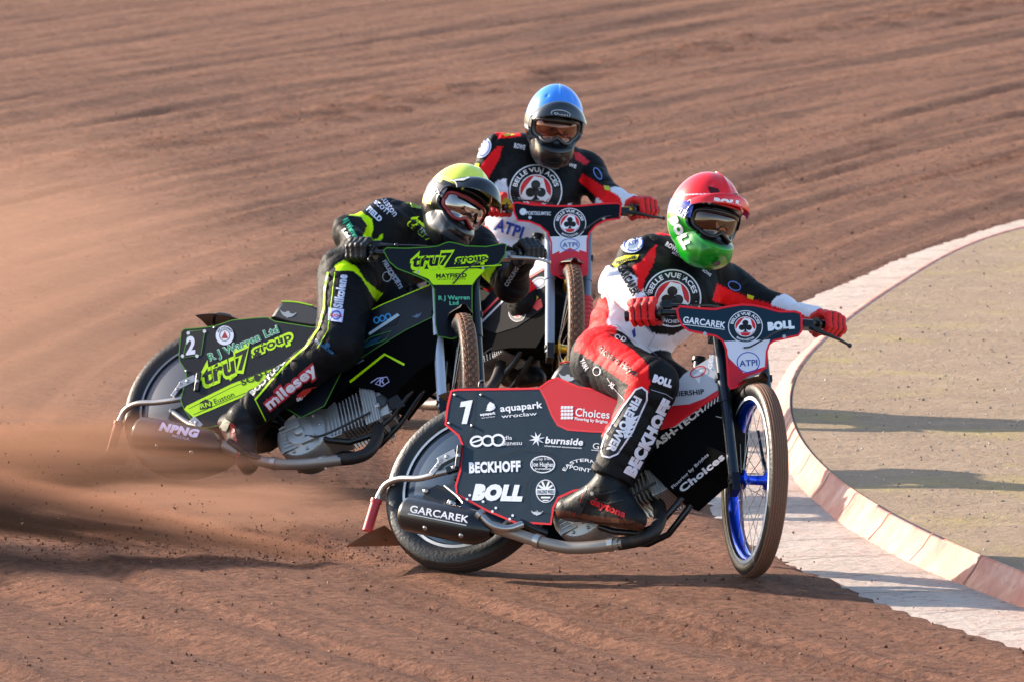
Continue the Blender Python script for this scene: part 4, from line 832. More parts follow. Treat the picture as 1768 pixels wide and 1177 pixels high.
# ------------------------------------------------------------ riders
def headframe(px, py, Y, yaw, pitch, roll):
    f = np.array([sin(radians(yaw)), -cos(radians(yaw)), 0]); l = np.array([cos(radians(yaw)), sin(radians(yaw)), 0]); u = np.array([0, 0, 1.])
    f, u = rot(f, l, radians(pitch)), rot(u, l, radians(pitch)); l, u = rot(l, f, radians(-roll)), rot(u, f, radians(-roll))
    return Frame(P(px, py, Y), f, l, u)
def hel_r(D):
    x, y, z = D[:, 0], D[:, 1], D[:, 2]
    a = 1/np.sqrt((x/np.where(x > 0, .146, .150))**2+(y/.124)**2+(z/np.where(z > 0, .162, .150))**2)
    c = np.array([.058, 0, -.108]); s = np.array([.108, .090, .082]); A = ((D/s)**2).sum(1); B = (D*c/s**2).sum(1); C = ((c/s)**2).sum()-1
    q = B*B-A*C; b = np.where(q > 0, (B+np.sqrt(np.maximum(q, 0)))/A, 0)
    r = np.log(np.exp(a*55)+np.exp(b*55))/55-.004; zz = np.where(z < -.05, -.186/np.minimum(z, -.05), 9); return -np.log(np.exp(-r*120)+np.exp(-zz*120))/120
def dirs(az, el): return np.stack([np.cos(el)*np.cos(az), np.cos(el)*np.sin(az), np.sin(el)], -1)
def port(az, el, ga=1., ge=1.):
    e = (np.degrees(el)+5)/(25*ge); a = np.degrees(az)/(63*ga); return np.abs(a)**3.2+np.abs(e)**3.2
def helmet(parent, hf, colour, paintfn, inks, lens, frame, peak, peakm, name='helmet', strap=None):
    na, ne = 220, 150; az = np.linspace(-pi, pi, na, endpoint=False); el = np.linspace(-pi/2+.01, pi/2-.01, ne)
    AZ, EL = np.meshgrid(az, el); D = dirs(AZ.ravel(), EL.ravel()); r = hel_r(D); q = port(AZ.ravel(), EL.ravel())
    rec = np.clip((1.0-q)/.14, 0, 1); r = r*(1-.20*rec)+.004*np.exp(-((q-1.12)/.12)**2)
    azd, eld = np.degrees(AZ.ravel()), np.degrees(EL.ravel()); r -= .012*np.clip((np.abs(azd)-28)/25, 0, 1)*np.clip((95-np.abs(azd))/30, 0, 1)*np.exp(-((eld+38)/10)**2); r += .006*np.exp(-((np.abs(azd)-24)/5)**2)*np.exp(-((eld+42)/9)**2)-.010*np.exp(-(azd/16)**2-((eld+44)/6)**2)
    for vx, vz, w_ in ((38, 52, 5), (-38, 52, 5)): r -= .004*np.exp(-((np.degrees(AZ.ravel())-vx)/w_)**2-((np.degrees(EL.ravel())-vz)/(w_*.7))**2)
    r += .004*np.exp(-((np.degrees(AZ.ravel()))/7)**2)*np.clip(np.sin(EL.ravel()), 0, 1)*(np.cos(AZ.ravel()) > 0)
    Vl = D*r[:, None]; V = hf.O+np.outer(Vl[:, 0], hf.X)+np.outer(Vl[:, 1], hf.Y)+np.outer(Vl[:, 2], hf.Z)
    Fc = [(i*na+j, i*na+(j+1) % na, (i+1)*na+(j+1) % na, (i+1)*na+j) for i in range(ne-1) for j in range(na)]
    C = paintfn(Vl, np.degrees(AZ.ravel()), np.degrees(EL.ravel())); C[q < 1.0] = srgb('0c0d0f'); C[(q >= 1.0) & (q < 1.07)] = srgb('15161a')
    hm = mat('helmet_shell', 'ffffff', .3, 0, .45, attr=True, dirt=.05, spec=.4); M = MB()
    def ex(mb):
        k = 0
    o = bake(name, V, Fc, np.zeros_like(V), C, hm, parent, inks, 5)
    def pt(azd, eld, k=1., off=0.):
        d = dirs(np.array([radians(azd)]), np.array([radians(eld)])); rr = hel_r(d)[0]*k+off; d = d[0]*rr; return hf.w(*d)
    # goggles: lens and frame
    def bound(ph): 
        a = 55*np.sign(cos(ph))*abs(cos(ph))**.62; e = -6+(18 if sin(ph) > 0 else 21)*np.sign(sin(ph))*abs(sin(ph))**.62
        if sin(ph) < 0: e += 8*exp(-(a/11)**2)
        return a, e
    m = MB(); rows = []; n = 72
    for s_ in np.linspace(0.001, 1, 12):
        rows.append([pt(bound(2*pi*j/n)[0]*s_, -4+(bound(2*pi*j/n)[1]+4)*s_, .885, .010*(1-s_**2)) for j in range(n+1)])
    m.slab(rows, lens); g = MB(); ring = [pt(*bound(2*pi*j/n), .90, 0) for j in range(n)]; g.tube(ring+[ring[0], ring[1]], .007, frame, 8, False, 1)
    rb = [pt(bound(2*pi*j/n)[0]*1.06, -4+(bound(2*pi*j/n)[1]+4)*1.10, .86, 0) for j in range(n)]; g.slab([ring+[ring[0]], rb+[rb[0]]], frame)
    go = g.build('goggles', o); m.build('lens', go)
    for sg in (-1, 1):        # strap round the shell
        m = MB(); rows = []
        for k in range(26):
            a = 56+(178-56)*k/25; rows.append([pt(sg*a, e+(a-56)*.06, 1, .0022) for e in (-9, -4, 1, 6, 10)])
        m.slab(rows, strap or frame); m.build('goggle_strap', o)
    # peak
    m = MB(); rows = []
    for k in range(25):
        u = -1+2*k/24; a = u*peak['az']; b = np.array(hf.loc(pt(a, peak['el']-abs(u)**2*peak.get('drop', 16), 1, .004))); tp = np.array([peak['x']*cos(radians(a*peak.get('k', .84)))**.75, peak.get('y', .118)*sin(radians(a))/sin(radians(peak['az'])), peak['z']-.035*abs(u)**2.2]); row = []
        for j in range(9):
            t = j/8; p = b*(1-t)+tp*t; p = p+np.array([.25, 0, 1])*(.026*sin(pi*t)*(1-.6*abs(u)**2)); row.append(hf.w(*p))
        rows.append(row)
    m.slab(rows, peakm, hf.Z*-.004)
    if peak.get('inks'):
        vv = [p for r_ in rows for p in r_]; ff_ = [(i*9+j, i*9+j+1, (i+1)*9+j+1, (i+1)*9+j) for i in range(24) for j in range(8)]; peak['inks'].put(m, on_mesh(vv, ff_), 4)
    m.build('peak', o)
    m = MB(); m.tube([pt(0, -46, 1.0, .001), pt(0, -46, 1.0, -.002)], .014, M_BLACKP, 16)
    m.build('mouth_vent', o)
    return o
def glove(parent, bar, b, elbow, cols, name='glove'):
    """right or left hand closed round the grip; b points outwards along it"""
    b = unit(b); e1 = elbow-bar; e1 = unit(e1-b*(e1@b)); e2 = np.cross(b, e1); e2 = e2 if e2[2] > 0 else -e2
    wr = bar+unit(elbow-bar)*.088+e2*.012; c = lambda th, rho, s: bar+b*s+(e1*cos(radians(th))+e2*sin(radians(th)))*rho
    fl = Flesh(.007)
    for i, (s, L, ra) in enumerate(((-.036, 1., .0118), (-.012, 1.06, .0122), (.012, 1.02, .0118), (.035, .88, .0105))):
        a, p, d, t = c(62, .046, s), c(118, .046*L, s*.98), c(176, .038, s*.95), c(228, .033, s*.93)
        fl.add(a, p, ra*1.12, ra*1.05, 'f%d' % i); fl.add(p, d, ra*1.08, ra*.96, 'f%d' % i); fl.add(d, t, ra*.96, ra*.85, 'f%d' % i)
        fl.add(wr+b*s*.55, a, .021, .0145, 'palm')
    fl.add(c(-10, .040, -.03), c(-10, .040, .03), .015, .014, 'palm')
    fl.add(wr-b*.02, c(-35, .040, -.044), .018, .014, 'thumb'); fl.add(c(-35, .040, -.044), c(-80, .034, -.050), .013, .0115, 'thumb'); fl.add(c(-80, .034, -.050), c(-128, .031, -.048), .0115, .010, 'thumb')
    fl.add(wr, wr+unit(elbow-wr)*.055, .033, .036, 'cuff')
    V, Fc, Nn = fl.mesh(.0032)
    near = fl.dists(V).argmin(0); names = [x[4] for x in fl.b]; C = paint(V, Nn, near, names, cols, [])
    # near-black lines painted along the gaps between the fingers
    s_ = (V-bar)@b; th = np.degrees(np.arctan2((V-bar)@e2, (V-bar)@e1)); rho = np.sqrt(((V-bar)@e1)**2+((V-bar)@e2)**2)
    for g in (-.024, 0, .024): C[(np.abs(s_-g) < .0024) & (((th > 70) | (th < -120)))] = srgb('0b0b0c')
    return bake(name, V, Fc, Nn, C, cols['mat'], parent), wr
def torso_colors(): pass
def rider(K):
    J = {k: P(*v) for k, v in K['J'].items()}; hf = K['hf']; base = J['pelvis'].copy(); base[2] = 0
    root = thing('person', K['label'], 'person', base, 'riders racing round the bend')
    ff = K['bike']['ff']; off = K['bike']['bar_off']; g = K['bike']['grips']; bd = K['bike']['bends']
    gr, gl = ff.front(*g[0], off), ff.front(*g[1], off); br, bl = ff.front(*bd[0], off+.05), ff.front(*bd[1], off+.05)
    hr, wR = glove(root, gr, gr-br, J['elR'], K['gloves']); hl, wL = glove(root, gl, gl-bl, J['elL'], K['gloves'])
    J['haR'], J['haL'] = wR, wL
    if K.get('verbose'):
        for a, b in (('shR', 'elR'), ('elR', 'haR'), ('shL', 'elL'), ('elL', 'haL'), ('hipR', 'knR'), ('knR', 'anR'), ('pelvis', 'neck'), ('shR', 'shL'), ('hipL', 'knL'), ('knL', 'anL')): print(K['label'][:12], a, b, round(float(np.linalg.norm(J[a]-J[b])), 3))
        print('grips', gr, gl)
    fl = Flesh(.035); sd = unit(J['shL']-J['shR']); ch = J['chest']; pv = J['pelvis']; nk = J['neck']
    fw = unit(np.cross(sd, nk-pv)); fw = fw if fw[1] < 0 else -fw
    fl.add(J['hipR'], J['hipL'], .108, .108, 'pelvis'); fl.add(pv, pv*.5+ch*.5, .118, .125, 'belly')
    for s in (-1, 1): fl.add(pv*.55+ch*.45+sd*.05*s, ch+sd*.075*s, .105, .118, 'chest'); fl.add(ch+sd*.075*s, nk*.8+ch*.2+sd*.085*s-fw*.02, .115, .075, 'chest')
    fl.add(J['shR'], nk-sd*.04, .072, .062, 'shoulderR'); fl.add(J['shL'], nk+sd*.04, .072, .062, 'shoulderL')
    fl.add(ch-fw*.05, nk-fw*.045, .09, .07, 'chest'); fl.add(nk, hf.O-hf.Z*.03, .058, .055, 'neck'); fl.add(hf.O-hf.Z*.06, hf.O+hf.Z*.02, .075, .085, 'neck')
    ex = K.get('bulk', 1.)
    for s in 'RL':
        sh, el, ha, hp, kn, an = (J[k+s] for k in ('sh', 'el', 'ha', 'hip', 'kn', 'an'))
        fl.add(sh, el, .070*ex, .054*ex, 'upper'+s); fl.add(el, ha, .055*ex, .038*ex, 'fore'+s); fl.add(el-unit(ha-el)*.005, el, .056, .056, 'fore'+s)
        fl.add(ha, ha+unit(ha-el)*.03, .030, .028, 'fore'+s)
        tr, kr, sr = K['leg']; hem = an+unit(kn-an)*.035
        fl.add(hp, kn, tr, kr, 'thigh'+s); fl.add(kn, kn*.45+an*.55, kr, sr*1.02, 'shin'+s); fl.add(kn*.45+an*.55, hem, sr, sr, 'shin'+s+'|')
    V, Fc, Nn = fl.mesh(.0062, wr=.0052); near = fl.dists(V).argmin(0); names = [x[4] for x in fl.b]
    C = paint(V, Nn, near, names, K['base'], K['rules'])
    suit = mat('race_suit', 'ffffff', .62, 0, 0, attr=True, dirt=.12, bump=.4, bscale=50, spec=.2)
    bake('body', V, Fc, Nn, C, suit, root, K['inks'], 5)
    helmet(root, hf, None, K['hpaint'], K['hinks'], K['lens'], K['gframe'], K['peak'], K['peakm'], strap=K.get('strap'))
    for s in 'RL':
        an, toe, heel = J['an'+s], J['toe'+s], J['heel'+s]; kn = J['kn'+s]; up = unit(kn-an); fl = Flesh(.03); so = K['boots']
        dn = unit(np.cross(toe-heel, np.cross(up, toe-heel))); dn = dn if dn@(an-heel) < 0 else -dn
        fl.add(an+up*.13, an, .064, .056, 'shaft'); fl.add(an, heel+(-dn)*.035, .055, .040, 'foot'); fl.add(an*.6+toe*.4-dn*.0, toe-dn*.028-unit(toe-heel)*.05, .050, .040, 'foot'); fl.add(heel-dn*.035, toe-dn*.03-unit(toe-heel)*.04, .038, .040, 'foot')
        mid = (heel+toe)/2; fl.cut.append((mid, dn)); V, Fc, Nn = fl.mesh(.0055, wr=.0016)
        near = fl.dists(V).argmin(0); C = paint(V, Nn, near, [x[4] for x in fl.b], so, K.get('boot_rules', [])); C[((V-mid)@dn) > -.016] = srgb('5a3325')
        bm_ = mat('boot_leather', 'ffffff', .5, 0, .05, attr=True, dirt=.3, bump=.25, bscale=60, dscale=14, spec=.2)
        bake('boot', V, Fc, Nn, C, bm_, root, K.get('boot_inks') if s == 'R' else None, 5)
    return root
RED = 'f01018'; WHT = 'e6e4ee'; BLK = '090a0d'; GRY = '202226'
GL_RED = {'*': 'ea1018', 'mat': mat('red_glove', 'ffffff', .55, attr=True, bump=.9, bscale=140), 'thumb': 'c81018', 'cuff': '16171a'}
GL_BLK = {'*': '121318', 'mat': mat('black_glove', 'ffffff', .5, attr=True, bump=.4, bscale=120, dirt=.15), 'cuff': '0c0d10'}
MIRROR = mat('mirror_lens', 'a8a09c', .08, 1.0); SMOKE = mat('smoke_lens', '6a3d2c', .07, .75, .6)
# --- red helmet, nearest
hf1 = headframe(1216, 374, 34.38, 33, 4, 15)
def hp1(L, az, el):
    C = np.zeros((len(az), 3)); C[:] = srgb('0c9a20'); w_ = (el > -8); C[(np.abs(az) > 128) & (el < 10)] = srgb('dfe2ea')
    C[w_] = srgb('e8e8ee'); C[(np.abs(az) < 118) & (el > -9) & (el < 18)] = srgb('1838b8'); C[(el > 17+4*np.cos(np.radians(az*1.3)))] = srgb('ec1420')
    C[(np.abs(el-(28+10*np.cos(np.radians(az-20)))) < 1.0) & (az < -30) & (az > -110)] = srgb('f0e8ec'); C[(np.abs(az) < 45) & (el < -34) & (el > -60)] = srgb('088018'); return C
H1 = Inks(); H1.text('OAKLEY', 1155, 362, 1183, 378, 13, 'eef0f6', .07).text('BOLL', 1155, 378, 1182, 432, 13, 'f0f0f6', .09)
for q in ([(1222, 322), (1240, 326), (1243, 332), (1226, 334)], [(1263, 335), (1276, 334), (1274, 340), (1266, 341)]): H1.poly(q, '3a1014')
PK1 = Inks(); PK1.text('BOLL', 1232, 351, 1280, 357, 9, 'f4f2f6', .1)
R1 = Inks()
R1.badge(1161, 515, 50, 1.0)
R1.disc(1091, 421, 20, 16, 'e6e8f2', 30, rot=-15).ring(1094, 421, 17, 13, 2, '3a58b8', rot=-15).text('ATPI', 1084, 425, 1103, 420, 7, '3450a8', .03)
R1.poly([(1057, 457), (1064, 447), (1080, 441), (1103, 440), (1100, 448), (1082, 451), (1062, 463)], 'dcd020').text('FIREPOWER', 1064, 457, 1099, 446, 5, '1a1a10', .05)
R1.text('GARCAREK', 1066, 462, 1094, 513, 14, '14151a', .07).text('ROWE', 1148, 424, 1170, 437, 8, 'e0dce6', .05).text('MOTUL', 1020+140, 0+438, 1180, 448, 4, 'c0b8c8', .02)
R1.text('Richard Hayes', 1030, 604, 1098, 650, 11.5, '0c0c10', .03).text('BECKHOFF', 1094, 824, 1163, 695, 19, 'e4e0ee', .08).text('BOLL', 1126, 657, 1159, 668, 12, 'e4e0ee', .09)
fp = [(1097, 672), (1108, 668), (1117, 675), (1117, 690), (1092, 745), (1066, 783), (1052, 789), (1040, 786), (1037, 775), (1046, 748), (1072, 706), (1090, 682)]
R1.poly(fp, '12141f').outline(fp, 3, 'e8e4f0').text('FIREPOWER', 1096, 682, 1047, 776, 14, 'eceaf4', .06)
for k in range(5): R1.poly([(1084-k*2, 722+k*6), (1104-k*3, 716+k*9), (1090-k*3, 732+k*6)], 'eceaf4')
R1.ring(1030, 640, 7, 8, 1.4, 'd8d4de').text('YAMA', 1000, 622, 1010, 640, 9, 'd0ccd8', .02).text('XL', 1050, 664, 1058, 671, 8, 'd0ccd8', .04).line([(1048, 652), (1058, 668), (1078, 690)], 0.9, 'c8c4d0').line([(1124, 672), (1150, 680), (1162, 688)], 1, 'a8a4b0').text('OD', 1060, 583, 1080, 590, 8, 'd8d4e0', .04)
R1.ring(1268, 494, 12, 8, 2, '5a78c8', rot=25).poly([(1290, 508), (1302, 512), (1300, 518), (1290, 515)], 'd8d020').poly([(1091, 572), (1096, 566), (1098, 580), (1094, 584)], '2a3c98').text('ROWE', 1212, 468, 1226, 478, 5, 'd0ccd8', .04)
R1.poly([(1128, 393), (1146, 396), (1150, 404), (1133, 404)], 'd8cc24')
R1.line([(1116, 560), (1130, 580), (1118, 600), (1140, 618)], 1, '8a86a0').line([(1064, 560), (1080, 578), (1100, 592)], 1, 'a8a4b8')
rules1 = [
    (['belly', 'chest', 'pelvis'], [(1040, 500), (1062, 505), (1078, 535), (1100, 552), (1125, 575), (1160, 580), (1195, 560), (1215, 545), (1240, 540), (1250, 640), (1180, 660), (1100, 620), (1030, 590)], WHT),
    (['belly', 'chest', 'pelvis', 'thighR'], [(1030, 520), (1047, 512), (1052, 535), (1048, 560), (1066, 566), (1062, 578), (1040, 573), (1022, 600), (990, 606), (1005, 560)], RED),
    (['upperR', 'shoulderR', 'foreR', 'chest'], [(1134, 422), (1130, 453), (1114, 482), (1108, 505), (1100, 500), (1100, 480), (1092, 460), (1107, 452), (1124, 430)], RED),
    (['shoulderR', 'upperR'], [(1060, 400), (1140, 395), (1138, 425), (1120, 440), (1107, 452), (1092, 458), (1082, 450), (1052, 466)], BLK),
    (['shoulderR', 'shoulderL', 'chest', 'neck'], [(1112, 395), (1128, 390), (1160, 398), (1162, 408), (1130, 404), (1118, 400)], RED),
    (['upperL', 'shoulderL', 'chest'], [(1238, 490), (1250, 496), (1296, 516), (1330, 524), (1330, 545), (1229, 520)], RED),
    (['foreL', 'upperL'], [(1290, 522), (1330, 527), (1400, 548), (1440, 560), (1400, 590), (1290, 560)], RED),
    (['thighR', 'pelvis', 'thighL'], [(980, 604), (1004, 606), (1040, 632), (1086, 664), (1078, 680), (1070, 700), (990, 660)], '26272b'),
    (['thighR', 'pelvis', 'shinR', 'belly'], [(1004, 580), (1021, 562), (1058, 580), (1095, 605), (1119, 630), (1122, 664), (1078, 682), (1086, 664), (1040, 632), (1000, 608)], RED),
    (['shinR', 'thighR'], [(1080, 672), (1122, 662), (1119, 676), (1099, 719), (1073, 785), (1060, 822), (1010, 812), (1040, 736), (1076, 695)], RED)]
B_1 = {'*': BLK, 'upperR': WHT, 'foreR': WHT, 'foreL': WHT, 'upperL': BLK, 'thighR': BLK, 'neck': BLK}
K1 = dict(label='rider in a red helmet, green chin guard and red gloves leading on the navy motorcycle', bike=B1, hf=hf1, leg=(.106, .088, .080),
    J=dict(pelvis=(1050, 618, 34.42), chest=(1150, 500, 34.46), neck=(1188, 445, 34.50), shR=(1104, 448, 34.48), shL=(1262, 500, 34.60), elR=(1068, 492, 34.40), elL=(1345, 540, 34.55), hipR=(1040, 622, 34.25), hipL=(1085, 620, 34.50), knR=(1124, 664, 33.93), knL=(1190, 700, 34.25), anR=(1052, 842, 33.86), anL=(1120, 800, 34.55), toeR=(1107, 912, 33.76), toeL=(1170, 850, 34.5), heelR=(978, 895, 33.96), heelL=(1100, 850, 34.7)),
    gloves=GL_RED, base=B_1, rules=rules1, inks=R1, hpaint=hp1, hinks=H1, lens=mat('dark_lens', '6a5c54', .07, 1.0), gframe=M_BLACKP, strap=mat('blue_strap', '2440a4', .5), peak=dict(az=70, el=32, x=.168, z=.064, y=.124, drop=16, k=.98, inks=PK1), peakm=mat('red_peak', 'e81420', .25, 0, .7, dirt=.08),
    boots={'*': '15171b'}, boot_inks=Inks().text('daytona', 1018, 868, 1078, 893, 12, 'c02430', .05).line([(1012, 838), (1000, 868), (990, 892)], 1.2, 'a02028').line([(1022, 836), (1012, 862), (1004, 884)], 1.0, '3a3c42').line([(984, 893), (1030, 903), (1080, 906), (1104, 902)], 1.6, '2a1a14').line([(1064, 846), (1040, 852), (1022, 850)], 2.4, '2c2e34').line([(1076, 862), (1050, 868), (1014, 860)], 2.0, '2c2e34').disc(1022, 851, 3.4, 3.4, '8a8c92', 10).poly([(988, 878), (998, 866), (1006, 876), (1000, 890)], '24262c'))
# --- yellow helmet
hf2 = headframe(788, 350, 37.62, 28, 7, 30)
def hp2(L, az, el):
    C = np.zeros((len(az), 3)); C[:] = srgb('101216'); C[(np.abs(az) > 70) & (el > -30)] = srgb('f0ee8c'); C[(np.abs(az) > 64) & (np.abs(el) < 14)] = srgb('1b2340'); C[(el > 16) & (np.abs(az) > 30)] = srgb('eef47c'); C[(el < 22) & (np.abs(az) > 34) & (np.abs(az) < 80)] = srgb('14161a'); C[el > 30] = srgb('e6f45c')
    k = (np.abs(az) < 60) & (el < -38) & (el > -46); C[k] = srgb('3a4048'); return C
H2 = Inks(); H2.text('SCOTT', 742, 316, 752, 336, 7, 'd8dcea', .05)
PK2 = Inks(); PK2.line([(764, 318), (790, 322), (820, 336), (850, 362)], 2.2, 'd0a82c').poly([(770, 304), (790, 300), (812, 306), (800, 312), (776, 312)], 'c8ccd4')
R2 = Inks(); GY = 'ccff00'
R2.text('Euston', 656, 341, 680, 375, 12, 'b8c0dc', .02).text('SCOTT', 645, 350, 670, 372, 8, 'c4cce8', .03).text('FIELD', 632, 362, 655, 384, 9, 'd0d8ee', .06).text('tru7', 700, 385, 745, 420, 26, GY, .05, .2).text('tru7', 702, 387, 743, 418, 20, '12141a', .04, .2)
R2.text('RJ Warren', 592, 380, 612, 412, 9, '2fae86', .07).text('Ltd', 590, 398, 600, 412, 7, 'e0e8e8', .05).text('Silkolene', 590, 533, 599, 475, 15, 'c8cde4', .06).poly([(567, 531), (594, 534), (591, 557), (566, 553)], 'c8ccee').ring(580, 544, 9, 8, 2.4, '3a4cb0', rot=-10).text('FUCHS', 570, 546, 590, 548, 4.5, 'c83040', .03)
R2.text('milesey', 464, 708, 550, 638, 20, 'c02838', .14).text('milesey', 465, 707, 549, 639, 18, 'f0eaf4', .04).text('THERAMCHEM', 542, 588, 574, 612, 5, '2a6a9a', .03).disc(565, 596, 5, 5, '1f5a8a', 10)
R2.text('BODYLOGIC', 436, 682, 505, 612, 8, 'd8dccc', .06).line([(566, 470), (560, 500), (559, 532), (550, 566), (528, 598), (500, 622), (470, 654), (440, 690)], 3.2, GY).line([(578, 470), (572, 520), (566, 570), (548, 600)], 1.4, GY).line([(600, 640), (560, 676), (500, 710), (458, 734)], 1.6, GY).line([(440, 688), (459, 726)], 1.6, GY)
R2.poly([(512, 682), (524, 672), (540, 668), (552, 666), (550, 676), (514, 690)], 'c03a30').text('DRAGONSEED', 513, 692, 553, 679, 5, 'e8e8ea', .05).text('COOLING', 876, 496, 896, 464, 7, 'c0c4d0', .03).text('SCOTT', 708, 340, 712, 350, 3, GY)
R2.poly([(708, 350), (724, 352), (728, 361), (710, 358)], '7a9a20').text('TRU', 724, 395, 738, 408, 5, 'c0c8d8').text('FIELD SPORTS', 660, 452, 690, 500, 7, 'c0c8dc', .04).ring(668, 478, 8, 9, 1.6, 'b8c4dc').text('OTT', 668, 470, 684, 492, 10, 'b8c4dc', .02)
rules2 = [(['upperR', 'shoulderR', 'chest', 'foreR', 'belly'], [(601, 372), (621, 364), (642, 378), (645, 394), (640, 412), (646, 416), (662, 403), (659, 414), (647, 428), (626, 424), (626, 410), (634, 390), (624, 375)], GY),
    (['thighR', 'pelvis', 'belly'], [(578, 458), (593, 449), (616, 461), (631, 484), (650, 500), (680, 521), (657, 530), (645, 515), (624, 480), (609, 468), (580, 468)], GY),
    (['upperL', 'foreL'], [(836, 462), (862, 452), (846, 480), (842, 508), (822, 510), (824, 490)], GY),
    (['shinR'], [(410, 703), (440, 687), (460, 727), (450, 740), (430, 716)], GY), (['shoulderR', 'upperR'], [(700, 350), (726, 350), (728, 362), (706, 358)], '708a20')]
K2_ = dict(label='rider in a yellow helmet and black and neon suit crouching on the black motorcycle', bike=B2, hf=hf2, leg=(.116, .088, .068),
    J=dict(pelvis=(612, 478, 37.72), chest=(700, 420, 37.82), neck=(750, 395, 37.86), shR=(668, 376, 37.88), shL=(822, 424, 37.98), elR=(603, 402, 37.66), elL=(884, 492, 37.74), hipR=(602, 478, 37.55), hipL=(650, 486, 37.8), knR=(584, 596, 37.24), knL=(700, 560, 37.6), anR=(420, 722, 37.26), anL=(620, 660, 37.9), toeR=(420, 818, 37.15), toeL=(640, 700, 37.9), heelR=(383, 742, 37.35), heelL=(600, 690, 37.9)),
    gloves=GL_BLK, base={'*': '0a0b11'}, rules=rules2, inks=R2, hpaint=hp2, hinks=H2, lens=MIRROR, gframe=mat('red_goggle', '8a1a22', .35, 0, .3), strap=mat('navy_strap', '1b2340', .5), peak=dict(az=62, el=50, x=.205, z=.075, y=.112, drop=26, inks=PK2), peakm=mat('black_peak', '0e1013', .18, 0, .8, dirt=.05),
    boots={'*': '1b1d22'}, boot_inks=Inks().text('daytona', 397, 730, 408, 790, 9, 'a03038', .05).poly([(376, 740), (388, 722), (398, 728), (390, 744)], 'b8b8a8').poly([(372, 756), (384, 750), (388, 760), (378, 768)], 'c0c4c8'))
# --- blue helmet
hf3 = headframe(957, 212, 40.02, 8, 5, 7)
def hp3(L, az, el):
    C = np.zeros((len(az), 3)); C[:] = srgb('1b1d20'); C[(el > -16) & (np.abs(az) > 58)] = srgb('c8ccd6'); C[(el > 4) & (np.abs(az) > 50)] = srgb('78a8f0'); C[el > 16] = srgb('3a8cf4'); return C
PK3 = Inks(); PK3.ring(968, 197, 17, 7, 1.3, 'b8bcc4', rot=8).text('Shoei', 956, 200, 980, 203, 6, 'b8bcc4', .02)
R3 = Inks(); R3.badge(925, 330, 46, 1.0).disc(834, 256, 13, 18, 'd8dcf0', 26, rot=30).ring(834, 256, 11, 15, 1.5, '3a58b8', rot=30).poly([(804, 291), (810, 278), (828, 283), (824, 294)], 'dcd424')
R3.text('ROWE', 887, 255, 906, 259, 8, 'd8d8e4', .06).text('ROWE', 970, 283, 994, 291, 6, 'd0d0dc', .05).ring(1032, 300, 6, 12, 2, '6a8ad0', rot=-30).poly([(1042, 320), (1053, 322), (1052, 330), (1044, 328)], 'd8d024').poly([(862, 227), (884, 225), (890, 233), (872, 236)], 'd8c424').text('ATPI', 852, 396, 900, 412, 20, '2a48a8', .04)
R3.text('ROWE', 880, 510, 912, 488, 8, 'd0d0dc', .05).line([(890, 598), (905, 575), (930, 560)], 2.5, 'c8ccb0').line([(880, 610), (900, 604)], 2, 'c8ccb0')
rules3 = [(['belly', 'chest', 'pelvis'], [(840, 318), (874, 308), (880, 352), (900, 378), (950, 378), (985, 350), (1000, 380), (960, 480), (860, 470), (830, 420), (820, 360)], WHT),
    (['belly', 'pelvis', 'thighR', 'chest'], [(820, 380), (842, 390), (862, 420), (872, 450), (850, 450), (826, 420)], RED), (['thighR', 'pelvis'], [(830, 500), (900, 490), (940, 470), (950, 486), (900, 512), (830, 516)], RED),
    (['upperR', 'shoulderR', 'foreR', 'chest'], [(868, 253), (861, 277), (842, 310), (820, 298), (847, 265), (859, 253)], RED), (['upperL', 'foreL', 'shoulderL', 'chest'], [(1006, 300), (1070, 340), (1075, 354), (1042, 352), (999, 313)], RED),
    (['shoulderR', 'neck', 'chest', 'upperR'], [(850, 224), (895, 222), (900, 236), (862, 240)], RED), (['shoulderL'], [(990, 262), (1000, 264), (1018, 280), (1012, 286), (994, 276)], 'c82838')]
K3 = dict(label='rider in a blue helmet and red gloves sitting upright on the rearmost motorcycle', bike=B3, hf=hf3, leg=(.10, .08, .07),
    J=dict(pelvis=(885, 455, 40.1), chest=(922, 330, 40.12), neck=(940, 262, 40.16), shR=(862, 262, 40.16), shL=(1012, 296, 40.24), elR=(822, 330, 40.02), elL=(1058, 352, 40.02), hipR=(862, 460, 40.05), hipL=(910, 462, 40.2), knR=(915, 520, 39.72), knL=(965, 530, 40.05), anR=(900, 640, 39.9), anL=(955, 680, 40.2), toeR=(935, 665, 39.8), toeL=(985, 700, 40.1), heelR=(885, 665, 40), heelL=(940, 705, 40.3)),
    gloves=GL_RED, base={'*': BLK, 'foreL': WHT, 'foreR': WHT}, rules=rules3, inks=R3, hpaint=hp3, hinks=None, lens=SMOKE, gframe=mat('grey_goggle', '3a3c40', .4, 0, .2), peak=dict(az=60, el=42, x=.190, z=.056, y=.112, drop=26, inks=PK3), peakm=mat('dark_peak', '20262c', .2, 0, .8, dirt=.05),
    boots={'*': '141518'})
RIDERS = [rider(k) for k in (K1, K2_, K3)]

